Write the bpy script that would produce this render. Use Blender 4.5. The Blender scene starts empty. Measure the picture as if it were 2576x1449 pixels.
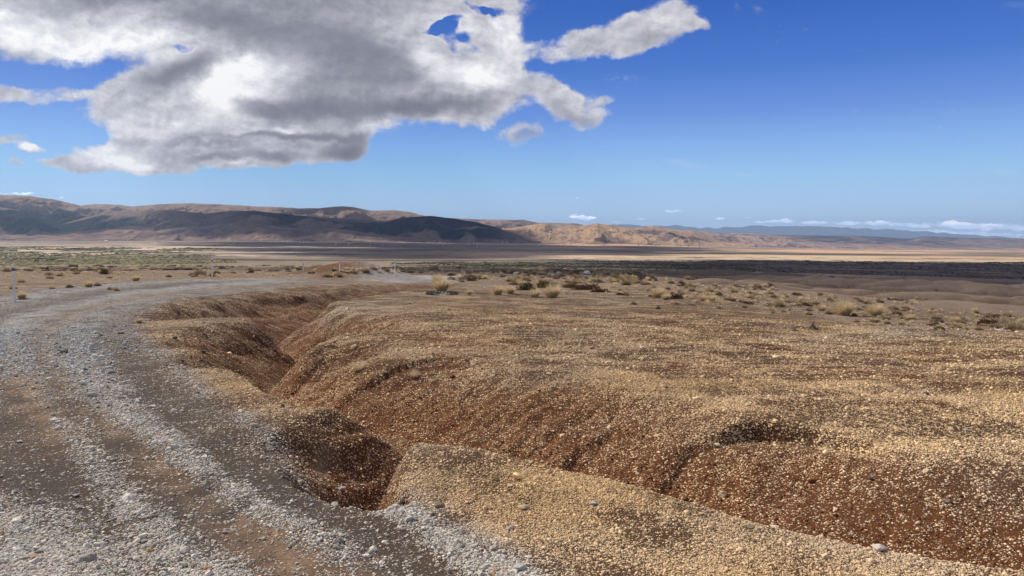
import bpy, math, random
import numpy as np
R = math.radians
sc = bpy.context.scene
COL = sc.collection
rng = np.random.default_rng(7)
random.seed(7)

# ---------------------------------------------------------------- camera
F = 1861.6                      # focal length in units of the 2576-px-wide working picture
PITCH = math.atan(134.5 / F)    # camera looks slightly down
cam_d = bpy.data.cameras.new('camera'); cam = bpy.data.objects.new('camera', cam_d); COL.objects.link(cam)
cam_d.sensor_width = 36.0; cam_d.lens = 36.0 * F / 2576.0
cam_d.clip_start = 0.05; cam_d.clip_end = 400000.0
cam.location = (0, 0, 0); cam.rotation_euler = (R(90) - PITCH, 0, 0)
sc.camera = cam
sc.view_settings.view_transform = 'Standard'; sc.view_settings.look = 'None'
sc.view_settings.exposure = 0.25; sc.view_settings.gamma = 1.0
sc.cycles.use_denoising = True
sc.cycles.max_bounces = 6; sc.cycles.diffuse_bounces = 3; sc.cycles.volume_bounces = 0
sc.cycles.transparent_max_bounces = 8

SUN_AZ, SUN_EL = R(-52), R(40)   # azimuth from +Y towards +X
SUN_DIR = np.array([math.sin(SUN_AZ) * math.cos(SUN_EL), math.cos(SUN_AZ) * math.cos(SUN_EL), math.sin(SUN_EL)])


def ray(U, V):
    """tangents x/y and z/y of the view direction through (U, V)"""
    w = (V - 724.5) / F
    den = math.cos(PITCH) - w * math.sin(PITCH)
    return (U - 1288.0) / F / den, -math.tan(PITCH + math.atan(w))


# ---------------------------------------------------------------- node helpers
class NT:
    def __init__(s, tree): s.t = tree; s.n = tree.nodes; s.l = tree.links
    def new(s, typ, **kw):
        n = s.n.new(typ)
        for k, v in kw.items(): setattr(n, k, v)
        return n
    def put(s, sock, v):
        if v is None: return
        if isinstance(v, bpy.types.NodeSocket): s.l.new(v, sock)
        else: sock.default_value = v
    def m(s, op, a, b=None, c=None, clamp=False):
        n = s.new('ShaderNodeMath', operation=op); n.use_clamp = clamp
        s.put(n.inputs[0], a); s.put(n.inputs[1], b); s.put(n.inputs[2], c)
        return n.outputs[0]
    def v(s, op, a, b=None):
        n = s.new('ShaderNodeVectorMath', operation=op)
        s.put(n.inputs[0], a); s.put(n.inputs[1], b)
        return n.outputs['Value'] if op in ('LENGTH', 'DOT_PRODUCT') else n.outputs[0]
    def mr(s, x, a, b, c=0.0, d=1.0, smooth=False):
        n = s.new('ShaderNodeMapRange', interpolation_type='SMOOTHSTEP' if smooth else 'LINEAR')
        for i, q in enumerate((x, a, b, c, d)): s.put(n.inputs[i], q)
        return n.outputs[0]
    def noise(s, vec, scale, detail=4.0, rough=0.55, dist=0.0, lac=2.0, col=False):
        n = s.new('ShaderNodeTexNoise')
        s.put(n.inputs['Vector'], vec); s.put(n.inputs['Scale'], scale); s.put(n.inputs['Detail'], detail)
        s.put(n.inputs['Roughness'], rough); s.put(n.inputs['Distortion'], dist); s.put(n.inputs['Lacunarity'], lac)
        return n.outputs['Color' if col else 'Fac']
    def mix(s, f, a, b, mode='MIX'):
        n = s.new('ShaderNodeMix', data_type='RGBA', blend_type=mode)
        s.put(n.inputs[0], f); s.put(n.inputs[6], a); s.put(n.inputs[7], b)
        return n.outputs[2]
    def mapping(s, vec, loc=(0, 0, 0), rot=(0, 0, 0), scale=(1, 1, 1), typ='POINT'):
        n = s.new('ShaderNodeMapping', vector_type=typ)
        s.put(n.inputs['Vector'], vec); n.inputs['Location'].default_value = loc
        n.inputs['Rotation'].default_value = rot; n.inputs['Scale'].default_value = scale
        return n.outputs[0]


def rgb(r, g, b): return (r, g, b, 1.0)
def srgb(r, g, b):
    f = lambda c: (c / 255 / 12.92) if c / 255 <= .04045 else ((c / 255 + .055) / 1.055) ** 2.4
    return (f(r), f(g), f(b), 1.0)


# ---------------------------------------------------------------- world: sky with clouds
def build_world():
    w = bpy.data.worlds.new('World'); sc.world = w; w.use_nodes = True
    t = w.node_tree; t.nodes.clear(); k = NT(t)
    geo = k.new('ShaderNodeTexCoord').outputs['Generated']
    sep = k.new('ShaderNodeSeparateXYZ'); k.put(sep.inputs[0], geo)
    x, y, z = sep.outputs
    ys = k.m('MAXIMUM', y, 0.03)
    comb = k.new('ShaderNodeCombineXYZ')
    k.put(comb.inputs[0], k.m('MULTIPLY', k.m('DIVIDE', x, ys), F / 1000)); k.put(comb.inputs[1], k.m('MULTIPLY', k.m('DIVIDE', z, ys), F / 1000))
    P = comb.outputs[0]
    # clear sky
    sky = k.new('ShaderNodeTexSky', sky_type='NISHITA'); sky.sun_disc = False
    sky.sun_elevation = SUN_EL; sky.sun_rotation = SUN_AZ; sky.altitude = 1000; sky.air_density = 1.0; sky.dust_density = 0.3; sky.ozone_density = 2.0
    nish = k.mix(1.0, sky.outputs[0], rgb(.11, .11, .11), 'MULTIPLY')
    ramp = k.new('ShaderNodeValToRGB'); cr = ramp.color_ramp; k.put(ramp.inputs[0], z)
    stops = [(0.0, (190, 220, 250)), (.03, (178, 216, 252)), (.075, (155, 203, 248)), (.115, (130, 179, 242)), (.155, (101, 146, 226)),
             (.21, (64, 117, 208)), (.28, (44, 97, 189)), (.6, (30, 68, 150)), (1.0, (26, 56, 128))]
    cr.elements[0].position = stops[0][0]; cr.elements[0].color = srgb(*stops[0][1])
    cr.elements[1].position = 1.0; cr.elements[1].color = srgb(*stops[-1][1])
    for p, c in stops[1:-1]:
        e = cr.elements.new(p); e.color = srgb(*c)
    base = k.mix(0.93, nish, ramp.outputs[0])

    def blobs(vec, lst, core=0.0):
        # the running sum travels in the vector's third component, so the nodes form one chain
        sp = k.new('ShaderNodeVectorMath', operation='MULTIPLY'); k.put(sp.inputs[0], vec); sp.inputs[1].default_value = (1, 1, 0); cur = sp.outputs[0]
        for (U, V, ru, rv, rot, wt) in lst:
            a, e = ray(U, V)
            mp = k.mapping(cur, loc=(a * F / 1000, e * F / 1000, 0), rot=(0, 0, R(rot)), scale=(ru / 1000, rv / 1000, 1e5), typ='TEXTURE')
            f = k.mr(k.v('LENGTH', mp), core, 1.0, wt, 0.0, smooth=True)
            cb_ = k.new('ShaderNodeCombineXYZ'); k.put(cb_.inputs[2], f)
            cur = k.v('ADD', cur, cb_.outputs[0])
        so = k.new('ShaderNodeSeparateXYZ'); k.put(so.inputs[0], cur)
        return so.outputs[2]

    warp = k.v('SUBTRACT', k.noise(P, 3.0, 3.0, .5, col=True), (.5, .5, .5))
    warp2 = k.v('SUBTRACT', k.noise(P, 14.0, 4.0, .6, col=True), (.5, .5, .5))
    s1 = k.new('ShaderNodeVectorMath', operation='SCALE'); k.put(s1.inputs[0], warp); s1.inputs['Scale'].default_value = .14
    s2 = k.new('ShaderNodeVectorMath', operation='SCALE'); k.put(s2.inputs[0], warp2); s2.inputs['Scale'].default_value = .05
    PW = k.v('ADD', k.v('ADD', P, s1.outputs[0]), s2.outputs[0])
    P2 = k.mapping(P, scale=(1.0, 1.5, 1.0))
    fb = k.noise(P2, 5.5, 9.0, .56, dist=.25)
    fine = k.noise(P2, 24.0, 8.0, .62, dist=.35)
    dens = blobs(PW, [
        (250, 20, 900, 165, 0, 1.2), (760, 60, 560, 230, 0, 1.2), (640, 260, 520, 150, 0, 1.2), (1040, 190, 330, 165, 0, 1.2), (1235, 120, 140, 150, -10, 1.0), (1190, 255, 210, 80, 6, 1.0), (1150, 20, 260, 80, 0, .75),
        (560, 372, 380, 62, 0, 1.2), (300, 372, 170, 56, 6, 1.1), (860, 350, 120, 60, 10, 1.0), (640, 405, 120, 36, 4, .9), (200, 398, 130, 24, 8, .85), (110, 224, 240, 30, 3, .62), (5, 222, 90, 34, 0, .5), (350, 270, 150, 110, 0, .8),
        (1435, 112, 140, 56, 12, .75), (1540, 88, 135, 72, 8, .85), (1650, 66, 140, 74, 8, .95), (1740, 62, 60, 24, 0, .55), (1395, 236, 100, 60, -25, .8), (1450, 276, 120, 62, -18, .8), (1320, 338, 100, 34, -4, .62), (1530, 262, 40, 14, 20, .4),
        (85, 379, 56, 22, 0, 1.1), (35, 352, 80, 24, 4, .7), (165, 405, 85, 14, 5, .6), (50, 418, 40, 7, 0, .6),
        (500, -330, 1700, 400, 0, 1.2), (-900, 60, 800, 400, 0, 1.0),
        (70, 178, 210, 22, 0, -1.3), (1155, 112, 110, 40, -30, -1.6), (1105, 66, 100, 26, 20, -1.3), (1245, 40, 60, 20, -50, -.8), (1185, 70, 50, 30, 50, -1.1), (1215, 10, 90, 16, -10, -.9), (1070, 150, 80, 16, 10, -.8), (468, 137, 46, 12, 0, -.9)], .35)
    def billow(vec):
        n_ = k.new('ShaderNodeTexVoronoi', feature='F1', voronoi_dimensions='2D'); k.put(n_.inputs['Vector'], vec); n_.inputs['Scale'].default_value = 9.0
        n_.inputs['Detail'].default_value = 3.0; n_.inputs['Roughness'].default_value = .55; n_.inputs['Lacunarity'].default_value = 2.3
        n_.normalize = True
        return n_.outputs['Distance']
    PB = k.v('ADD', k.mapping(P2, scale=(1, 1, 1)), s2.outputs[0])
    bil = billow(PB); bil2 = billow(k.v('ADD', PB, (-.012, .022, 0)))
    dens = k.m('ADD', dens, k.m('MULTIPLY', k.m('SUBTRACT', .36, bil), .9))
    d = k.m('ADD', dens, k.m('ADD', k.m('MULTIPLY', k.m('SUBTRACT', fb, .5), 1.35), k.m('MULTIPLY', k.m('SUBTRACT', fine, .5), .7)))
    alpha = k.mr(d, .28, .92, 0, 1, smooth=True)
    thick = k.mr(d, .45, 1.7, 0, 1)
    # light that comes through or off the cloud
    L = blobs(PW, [
        (640, 195, 230, 95, 20, 1.0), (540, 240, 210, 60, -10, .9), (170, 90, 420, 80, -6, .75), (360, 110, 220, 60, 0, .45), (40, 40, 260, 120, 0, .3), (280, 376, 130, 44, 0, 1.0), (350, 390, 80, 30, 0, .6), (600, 170, 150, 30, 25, .5),
        (1120, 180, 170, 60, -28, 1.0), (1220, 200, 110, 60, -20, .7), (1290, 90, 90, 110, 0, .5), (1080, 40, 300, 80, 0, .35), (420, 305, 360, 70, 0, .45), (85, 377, 60, 22, 0, 1.1), (1250, 160, 130, 110, 0, .3),
        (985, 322, 90, 36, 0, .5), (600, 408, 60, 14, 0, .6), (730, 318, 90, 12, 0, .35), (850, 300, 60, 14, 0, .3), (1660, 55, 120, 50, 0, .35), (1450, 250, 60, 30, 0, .35), (1560, 80, 120, 50, 0, .15)])
    # grey undersides that hang in front of the bright parts
    dk = blobs(PW, [(760, 5, 540, 120, 0, .75), (760, 120, 300, 75, -6, 1.1), (560, 60, 160, 50, -10, .5), (250, 0, 330, 36, 0, .8), (430, 196, 170, 42, 12, 1.1), (230, 172, 260, 34, 4, .7), (900, 205, 380, 100, 6, .75), (800, 278, 320, 44, -2, .95), (1070, 284, 260, 36, 6, 1.0), (640, 268, 130, 36, -10, .8),
        (890, 365, 110, 40, 10, 1.1), (520, 386, 110, 18, 0, .9), (740, 336, 330, 15, 0, 1.0), (540, 350, 170, 10, 0, .6), (300, 332, 110, 16, 0, .4), (40, 130, 200, 34, 0, .45), (430, 345, 80, 18, 0, .4), (700, 392, 130, 22, 4, .8), (1640, 100, 130, 26, 8, .5), (1450, 300, 90, 24, -18, .6), (1330, 345, 70, 20, 0, .8)], .1)
    dkm = k.mr(k.m('ADD', dk, k.m('ADD', k.m('MULTIPLY', k.m('SUBTRACT', fb, .5), 1.5), k.m('MULTIPLY', k.m('SUBTRACT', fine, .5), .6))), .05, 1.35, 0, 1)
    off = k.v('ADD', P2, (-.010, .020, 0))
    fine2 = k.noise(off, 24.0, 8.0, .62, dist=.35)
    fb2 = k.noise(k.v('ADD', P2, (-.02, .045, 0)), 5.5, 9.0, .56, dist=.25)
    relief = k.m('ADD', k.m('MULTIPLY', k.m('SUBTRACT', fine, fine2), .75), k.m('MULTIPLY', k.m('SUBTRACT', fb, fb2), .8))
    relief = k.m('ADD', k.m('MULTIPLY', relief, .7), k.m('MULTIPLY', k.m('SUBTRACT', bil2, bil), .55))
    relief = k.m('MULTIPLY', relief, k.m('SUBTRACT', 1.0, k.m('MULTIPLY', dkm, .65)))
    br = k.m('ADD', k.m('ADD', .57, k.m('MULTIPLY', L, .50)), k.m('ADD', relief, k.m('MULTIPLY', k.m('SUBTRACT', .55, thick), .16)))
    br = k.m('SUBTRACT', br, k.m('MULTIPLY', dkm, k.m('ADD', .48, k.m('MULTIPLY', L, .20))))
    cramp = k.new('ShaderNodeValToRGB'); c2 = cramp.color_ramp; k.put(cramp.inputs[0], br)
    c2.elements[0].position = 0.0; c2.elements[0].color = srgb(122, 123, 136)
    c2.elements[1].position = 1.0; c2.elements[1].color = srgb(255, 255, 255)
    for p, c in ((.2, (142, 143, 154)), (.42, (172, 172, 183)), (.62, (200, 200, 209)), (.85, (234, 234, 239))):
        e = c2.elements.new(p); e.color = srgb(*c)
    col = k.mix(alpha, base, cramp.outputs[0])
    # small clouds close to the horizon
    P3 = k.mapping(P, scale=(1.0, 2.6, 1.0))
    hn = k.noise(P3, 34.0, 6.0, .6, dist=.3)
    wv = k.v('SUBTRACT', k.noise(P, 40.0, 4.0, .6, col=True), (.5, .5, .5))
    s3 = k.new('ShaderNodeVectorMath', operation='SCALE'); k.put(s3.inputs[0], wv); s3.inputs['Scale'].default_value = .016
    PH = k.v('ADD', P, s3.outputs[0])
    hd = blobs(PH, [
        (1447, 545, 26, 9, 0, 1.2), (1470, 548, 28, 9, 0, 1.2), (1492, 549, 22, 8, 0, 1.1), (1440, 537, 30, 4, 0, .6), (1695, 532, 36, 5, 0, .9), (1676, 529, 16, 4, 0, .6), (1612, 550, 30, 4, 0, .8), (1553, 558, 26, 6, 0, .6),
        (1810, 550, 26, 6, 0, .9), (1880, 547, 24, 4, 0, .85), (1866, 521, 14, 3, 0, .7), (1833, 522, 14, 3, 0, .5), (1416, 500, 14, 3, 0, .6), (1450, 500, 12, 3, 0, .7),
        (1920, 557, 60, 6, 0, .95), (1975, 556, 50, 9, 0, 1.0), (2050, 560, 70, 9, 0, 1.0), (2140, 562, 80, 10, 0, 1.0), (2220, 562, 60, 11, 0, 1.1), (2300, 566, 80, 12, 0, 1.0), (2400, 565, 70, 14, 0, 1.3),
        (2430, 568, 50, 12, 0, 1.2), (2480, 570, 60, 14, 0, 1.1), (2560, 572, 80, 14, 0, 1.1), (2350, 582, 240, 10, 0, .7), (2500, 590, 180, 10, 0, .7), (2660, 575, 90, 18, 0, 1.2), (-60, 486, 130, 8, 0, .8), (60, 487, 70, 5, 0, .8), (155, 497, 30, 4, 0, .6)])
    hdd = k.m('ADD', hd, k.m('MULTIPLY', k.m('SUBTRACT', hn, .5), 1.5))
    ha = k.m('MULTIPLY', k.mr(hdd, .35, .85, 0, 1, smooth=True), .85)
    hw = blobs(PH, [(1450, 541, 40, 8, 0, .8), (1490, 546, 24, 7, 0, .7), (2400, 560, 80, 11, 0, .9), (2210, 557, 80, 6, 0, .8), (2490, 565, 60, 7, 0, .7), (1990, 551, 50, 5, 0, .6), (2080, 553, 40, 4, 0, .6), (2640, 562, 60, 9, 0, .7)])
    hcol = k.mix(k.m('ADD', hw, k.m('MULTIPLY', k.m('SUBTRACT', hn, .5), 1.2), clamp=True), srgb(166, 186, 222), srgb(244, 247, 252)); hcol = k.mix(1.0, hcol, rgb(3.0, 2.8, 2.6), 'MULTIPLY')
    col = k.mix(ha, col, hcol)
    # thin high streaks
    P4 = k.mapping(P, rot=(0, 0, R(8)), scale=(1.0, 7.0, 1.0))
    cn = k.noise(P4, 8.0, 7.0, .6, dist=.4)
    cb = blobs(P, [(1720, 412, 130, 22, -10, 1.0), (1880, 442, 80, 14, 0, .9), (1790, 458, 60, 8, 0, .8), (2520, 432, 80, 16, -8, 1.0), (2230, 95, 160, 40, 0, .4), (2560, 10, 120, 40, 0, .6)])
    ca = k.m('MULTIPLY', k.mr(k.m('MULTIPLY', cb, cn), .2, .9, 0, 1), .55)
    col = k.mix(ca, col, srgb(205, 224, 250))
    # the cloudy quarter of the sky, and the plain rest of it
    front = k.m('MULTIPLY', k.m('MULTIPLY', k.mr(z, -.03, -.02), k.mr(z, .42, .34, smooth=True)), k.m('MULTIPLY', k.mr(y, .45, .55, smooth=True), 1.0))
    bg = k.new('ShaderNodeBackground'); k.put(bg.inputs[0], col); bg.inputs[1].default_value = .86
    rest = k.mix(.6, ramp.outputs[0], srgb(196, 192, 192)); rest = k.mix(.25, rest, nish)
    bg2 = k.new('ShaderNodeBackground'); k.put(bg2.inputs[0], rest); bg2.inputs[1].default_value = .9
    ms = k.new('ShaderNodeMixShader'); k.put(ms.inputs[0], front); k.l.new(bg2.outputs[0], ms.inputs[1]); k.l.new(bg.outputs[0], ms.inputs[2])
    out = k.new('ShaderNodeOutputWorld'); k.l.new(ms.outputs[0], out.inputs[0])
    w.cycles.sampling_method = 'MANUAL'; w.cycles.sample_map_resolution = 512


build_world()
sun_d = bpy.data.lights.new('sun', 'SUN'); sun_d.energy = 5.0; sun_d.angle = R(1.6); sun_d.color = (1.0, .93, .82)
sun = bpy.data.objects.new('sun', sun_d); COL.objects.link(sun)
sun.rotation_euler = (R(90) - SUN_EL, 0, -SUN_AZ + R(180)) ; sun.location = (0, 0, 50)


# ---------------------------------------------------------------- numpy noise
_perm = np.random.default_rng(3).permutation(4096).astype(np.int64)
_ang = np.random.default_rng(4).uniform(0, 2 * np.pi, 4096)
_gx, _gy = np.cos(_ang), np.sin(_ang)
def perlin(x, y, seed=0):
    x = np.asarray(x, np.float64) + seed * 17.31; y = np.asarray(y, float) + seed * 9.73
    xi = np.floor(x).astype(np.int64); yi = np.floor(y).astype(np.int64); xf = x - xi; yf = y - yi
    u = xf * xf * xf * (xf * (xf * 6 - 15) + 10); v = yf * yf * yf * (yf * (yf * 6 - 15) + 10)
    def g(ix, iy, fx, fy):
        h = _perm[(_perm[ix & 4095] + iy) & 4095]
        return _gx[h] * fx + _gy[h] * fy
    a = g(xi, yi, xf, yf); b = g(xi + 1, yi, xf - 1, yf); c = g(xi, yi + 1, xf, yf - 1); d = g(xi + 1, yi + 1, xf - 1, yf - 1)
    return ((a + (b - a) * u) * (1 - v) + (c + (d - c) * u) * v) * 1.5
def fbm(x, y, o=4, seed=0, rough=.5):
    s = 0; a = 1.0; f = 1.0; n = 0
    for i in range(o):
        s = s + a * perlin(x * f, y * f, seed + i * 3); n += a; a *= rough; f *= 2.03
    return s / n
def ridged(x, y, o=4, seed=0, rough=.5):
    s = 0; a = 1.0; f = 1.0; n = 0
    for i in range(o):
        s = s + a * (1 - 2 * np.abs(perlin(x * f, y * f, seed + i * 3))); n += a; a *= rough; f *= 2.03
    return s / n
def sst(a, b, x):
    t = np.clip((x - a) / (b - a), 0, 1); return t * t * (3 - 2 * t)


# ---------------------------------------------------------------- terrain: the broad shape
_ty = [0.3, 3, 8, 14, 20, 30, 50, 80, 120, 200, 400, 800, 1500, 2500, 4500, 7000, 10000, 20000, 60000]
_tu = [-900, 0, 400, 800, 1200, 1600, 2000, 2400, 3200]
_tz = np.array([
    [-1.65, -1.65, -1.65, -1.65, -1.66, -1.80, -2.7, -4.1, -6.0, -9.6, -18, -33, -57, -80, -74, -66, -60, -60, -60],
    [-1.65, -1.65, -1.65, -1.65, -1.66, -1.80, -2.7, -4.1, -6.0, -9.6, -18, -33, -57, -80, -78, -70, -60, -60, -60],
    [-1.65, -1.65, -1.65, -1.65, -1.68, -1.86, -2.7, -4.1, -5.9, -9.4, -17.5, -33, -57, -82, -86, -74, -66, -66, -66],
    [-1.65, -1.65, -1.65, -1.65, -1.70, -1.97, -2.85, -4.4, -6.1, -9.5, -17.5, -33, -57, -83, -94, -82, -75, -80, -80],
    [-1.65, -1.65, -1.65, -1.64, -1.70, -2.25, -3.3, -4.7, -6.5, -9.9, -17.8, -33, -57, -84, -105, -100, -98, -150, -300],
    [-1.65, -1.65, -1.65, -1.64, -1.80, -2.40, -3.6, -5.1, -7.0, -10.6, -18.5, -35, -60, -86, -112, -116, -130, -240, -500],
    [-1.65, -1.65, -1.65, -1.65, -2.10, -2.95, -4.3, -6.1, -8.3, -12.2, -21, -38, -63, -88, -120, -145, -185, -340, -900],
    [-1.65, -1.65, -1.65, -1.68, -2.42, -3.55, -5.3, -7.5, -10, -14.2, -23, -40, -66, -90, -126, -165, -210, -400, -1000],
    [-1.65, -1.65, -1.65, -1.74, -2.7, -4.2, -6.4, -9.0, -12, -16.5, -26, -43, -69, -92, -128, -170, -220, -400, -1000]])
_NU, _NY = 240, 520
_gu = np.linspace(_tu[0], _tu[-1], _NU); _gl = np.linspace(math.log(.3), math.log(60000), _NY)
_q = _tz / np.array(_ty)                          # interpolate the depression, it varies gently
_t1 = np.array([np.interp(_gl, np.log(_ty), r) for r in np.log(-_q)])
_t2 = np.array([np.interp(_gu, _tu, _t1[:, j]) for j in range(_NY)]).T
def _blur(a, n, ax):
    kk = np.hanning(2 * n + 3)[1:-1]; kk /= kk.sum()
    p = np.pad(a, [(n, n) if i == ax else (0, 0) for i in range(2)], mode='edge')
    return np.apply_along_axis(lambda v: np.convolve(v, kk, 'valid'), ax, p)
_t2 = _blur(_blur(_t2, 14, 0), 16, 1)
def base_z(x, y):
    x = np.asarray(x, float); y = np.asarray(y, float)
    r = np.hypot(x, y) + 1e-6; a = np.clip(np.arctan2(x, y), -R(48), R(50))
    yy = np.clip(r * np.cos(a), .3, 59990); u = np.clip(np.tan(a) * F + 1288, _tu[0], _tu[-1] - 1e-3)
    fi = (u - _gu[0]) / (_gu[1] - _gu[0]); fj = (np.log(yy) - _gl[0]) / (_gl[1] - _gl[0])
    i = np.clip(fi.astype(int), 0, _NU - 2); j = np.clip(fj.astype(int), 0, _NY - 2); fi = fi - i; fj = fj - j
    q = (_t2[i, j] * (1 - fi) + _t2[i + 1, j] * fi) * (1 - fj) + (_t2[i, j + 1] * (1 - fi) + _t2[i + 1, j + 1] * fi) * fj
    return -np.exp(q) * yy * np.where(r < .6, r / .6, 1) - np.where(r < .6, 1.65 * (1 - r / .6), 0)


def plan(U, V, depth=0.0):
    """plan position of a traced feature that lies DEPTH below the broad surface"""
    a, e = ray(U, V); y = 3.0
    lo, hi = 1.5, 3000.0
    for _ in range(60):                             # first crossing from the camera outwards
        mid = math.sqrt(lo * hi)
        if -e * mid < -float(base_z(a * mid, mid)) + depth: lo = mid
        else: hi = mid
    return (a * lo, lo)


def polyline(pts, ext):
    """dense arrays (x, y, values...) along a Catmull-Rom curve"""
    P = np.array([list(plan(p[0], p[1], ext if not callable(ext) else ext(p))) + list(p[2:]) for p in pts], float)
    Q = np.vstack([2 * P[0] - P[1], P, 2 * P[-1] - P[-2]]); out = []
    for i in range(1, len(Q) - 2):
        p0, p1, p2, p3 = Q[i - 1:i + 3]
        for t in np.linspace(0, 1, 6)[:-1]:
            out.append(.5 * ((2 * p1) + (-p0 + p2) * t + (2 * p0 - 5 * p1 + 4 * p2 - p3) * t * t + (-p0 + 3 * p1 - 3 * p2 + p3) * t ** 3))
    out.append(P[-1])
    return np.array(out)


def near_line(x, y, L, reach):
    """distance to the polyline, side (-1..1, smooth round the ends), arc length and interpolated values, wherever within REACH (a number
    or one per vertex)"""
    rv = np.broadcast_to(np.asarray(reach, float), (len(L),))
    d = np.full(x.shape, 1e9); sg = np.ones(x.shape); s = np.zeros(x.shape); vals = np.zeros(x.shape + (L.shape[1] - 2,))
    R0 = float(rv.max())
    m = (x > L[:, 0].min() - R0) & (x < L[:, 0].max() + R0) & (y > L[:, 1].min() - R0) & (y < L[:, 1].max() + R0)
    idx = np.nonzero(m)[0]
    if len(idx) == 0: return d, sg, s, vals
    px, py = x[idx], y[idx]
    seg = np.hypot(*np.diff(L[:, :2], axis=0).T); acc = np.concatenate([[0], np.cumsum(seg)])
    bd = np.full(px.shape, 1e9); bs = np.ones(px.shape); bl = np.zeros(px.shape); bv = np.zeros(px.shape + (L.shape[1] - 2,))
    for c in range(0, len(L) - 1, 4):
        e = min(c + 4, len(L) - 1); mid = L[c:e + 1, :2].mean(0); rad = float(np.hypot(*(L[c:e + 1, :2] - mid).T).max()) + float(rv[c:e + 1].max())
        q = np.nonzero((px - mid[0]) ** 2 + (py - mid[1]) ** 2 < rad * rad)[0]
        if len(q) == 0: continue
        X, Y = px[q], py[q]; D = bd[q]; S = bs[q]; A = bl[q]; V = bv[q]
        for i in range(c, e):
            ax, ay = L[i, :2]; dx, dy = L[i + 1, :2] - L[i, :2]; ll = dx * dx + dy * dy + 1e-12
            t = np.clip(((X - ax) * dx + (Y - ay) * dy) / ll, 0, 1)
            dd = np.hypot(X - ax - t * dx, Y - ay - t * dy); k = dd < D
            if not k.any(): continue
            D = np.where(k, dd, D); S = np.where(k, ((X - ax) * dy - (Y - ay) * dx) / math.sqrt(ll) / (dd + 1e-9), S)
            A = np.where(k, acc[i] + t * math.sqrt(ll), A)
            V = np.where(k[:, None], L[i, 2:] + t[:, None] * (L[i + 1, 2:] - L[i, 2:]), V)
        bd[q] = D; bs[q] = S; bl[q] = A; bv[q] = V
    ok = bd < 1e8; ii = idx[ok]
    d[ii] = bd[ok]; sg[ii] = bs[ok]; s[ii] = bl[ok]; vals[ii] = bv[ok]
    return d, sg, s, vals


# gullies: (U, V of the floor, depth, width on the right of the run, width on the left of the run)
_dep = lambda p: p[2]
def gul(pts):                                    # (U, V, depth used for placing, depth, width right, width left)
    return np.delete(polyline(pts, lambda p: p[2]), 2, axis=1)
GULLY = [gul([
    (1150, 715, 0, .2, 2.0, 1.0), (1010, 727, 0, .6, 3.0, 1.1), (900, 738, 0, .9, 3.2, 1.1), (790, 755, 0, 1.0, 3.0, 1.0), (700, 778, 0, 1.0, 2.4, 1.1), (645, 800, .1, .95, 2.0, 1.0)]), gul([(645, 800, .1, .95, .7, 1.9),
    (700, 816, .1, .9, .6, 1.9), (765, 836, .15, .85, .6, 1.7), (812, 862, .25, .85, .6, 1.6)]), gul([(812, 862, .25, .85, 1.7, 1.1), (745, 893, .5, .85, 1.7, 1.2), (682, 929, .5, .8, 1.4, 1.0), (660, 958, .35, .8, 1.1, .8)]), gul([(660, 958, .35, .75, .5, 1.7),
    (705, 977, .15, .65, .45, 1.8), (770, 998, .15, .6, .55, 2.0), (835, 1020, .15, .6, .6, 1.9), (930, 1060, .3, .55, .7, 2.2), (1045, 1112, .33, .52, .6, 2.4),
    (1250, 1195, .3, .50, .6, 2.4), (1430, 1228, .3, .47, .6, 2.2), (1620, 1273, .3, .44, .55, 2.0), (1880, 1348, .3, .34, .55, 1.9), (2170, 1423, .3, .30, .55, 1.6), (2500, 1487, .3, .28, .5, 1.4), (2900, 1570, .3, .26, .5, 1.4)]),
    gul([(1045, 1112, .33, .40, .7, .3), (985, 1125, .15, .52, .9, .42), (935, 1160, .1, .56, .85, .36), (908, 1200, .05, .56, .6, .30), (925, 1235, .0, .56, .28, .24), (958, 1258, .0, .5, .14, .18)]),
    gul([(660, 800, .2, .5, .8, 1.0), (560, 800, .1, .4, 1.5, .8), (450, 796, .0, .25, 1.5, .8), (350, 797, .0, .10, 1.2, .8)]),
    gul([(745, 893, .5, .5, .7, .8), (680, 880, .4, .4, 1.0, .8), (600, 868, .15, .28, 1.0, .6), (545, 862, 0, .08, .8, .6)]),
    gul([(664, 955, .35, .5, .7, .5), (610, 945, .2, .42, .8, .35), (550, 925, .05, .25, .8, .4), (510, 905, 0, .08, .6, .4)]),
    ] + [polyline(g, _dep) for g in [
    # side rills on the far slope
    [(860, 1040, .16, .6, .7), (900, 1008, .12, .6, .8), (935, 980, .05, .6, .8), (965, 960, .0, .7, .8)],
    [(1060, 1110, .18, .6, .7), (1130, 1050, .10, .6, .7), (1210, 1000, .0, .7, .7)],
    [(1330, 1200, .22, .25, .4), (1310, 1130, .10, .3, .4), (1330, 1080, .0, .4, .4)],
    [(1640, 1262, .34, .14, .35), (1680, 1210, .28, .12, .30), (1712, 1168, .22, .11, .28), (1758, 1122, .12, .12, .25)],
    [(1758, 1122, .12, .9, .14), (1900, 1112, .14, .9, .12), (2060, 1122, .12, .8, .12), (2180, 1142, .08, .7, .12), (2270, 1170, .0, .5, .2)],
    [(800, 880, .25, .5, .8), (870, 835, .16, .7, .9), (960, 800, .07, .9, 1.0), (1060, 775, .0, 1.2, 1.2)],
    [(690, 812, .25, .5, .6), (760, 786, .15, .6, .8), (840, 762, .07, .8, 1.0), (920, 748, .0, .9, 1.0)],
    [(720, 935, .22, .3, .6), (800, 895, .14, .5, .7), (910, 855, .05, .7, .8), (1000, 825, .0, .8, .8)],
]]


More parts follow.
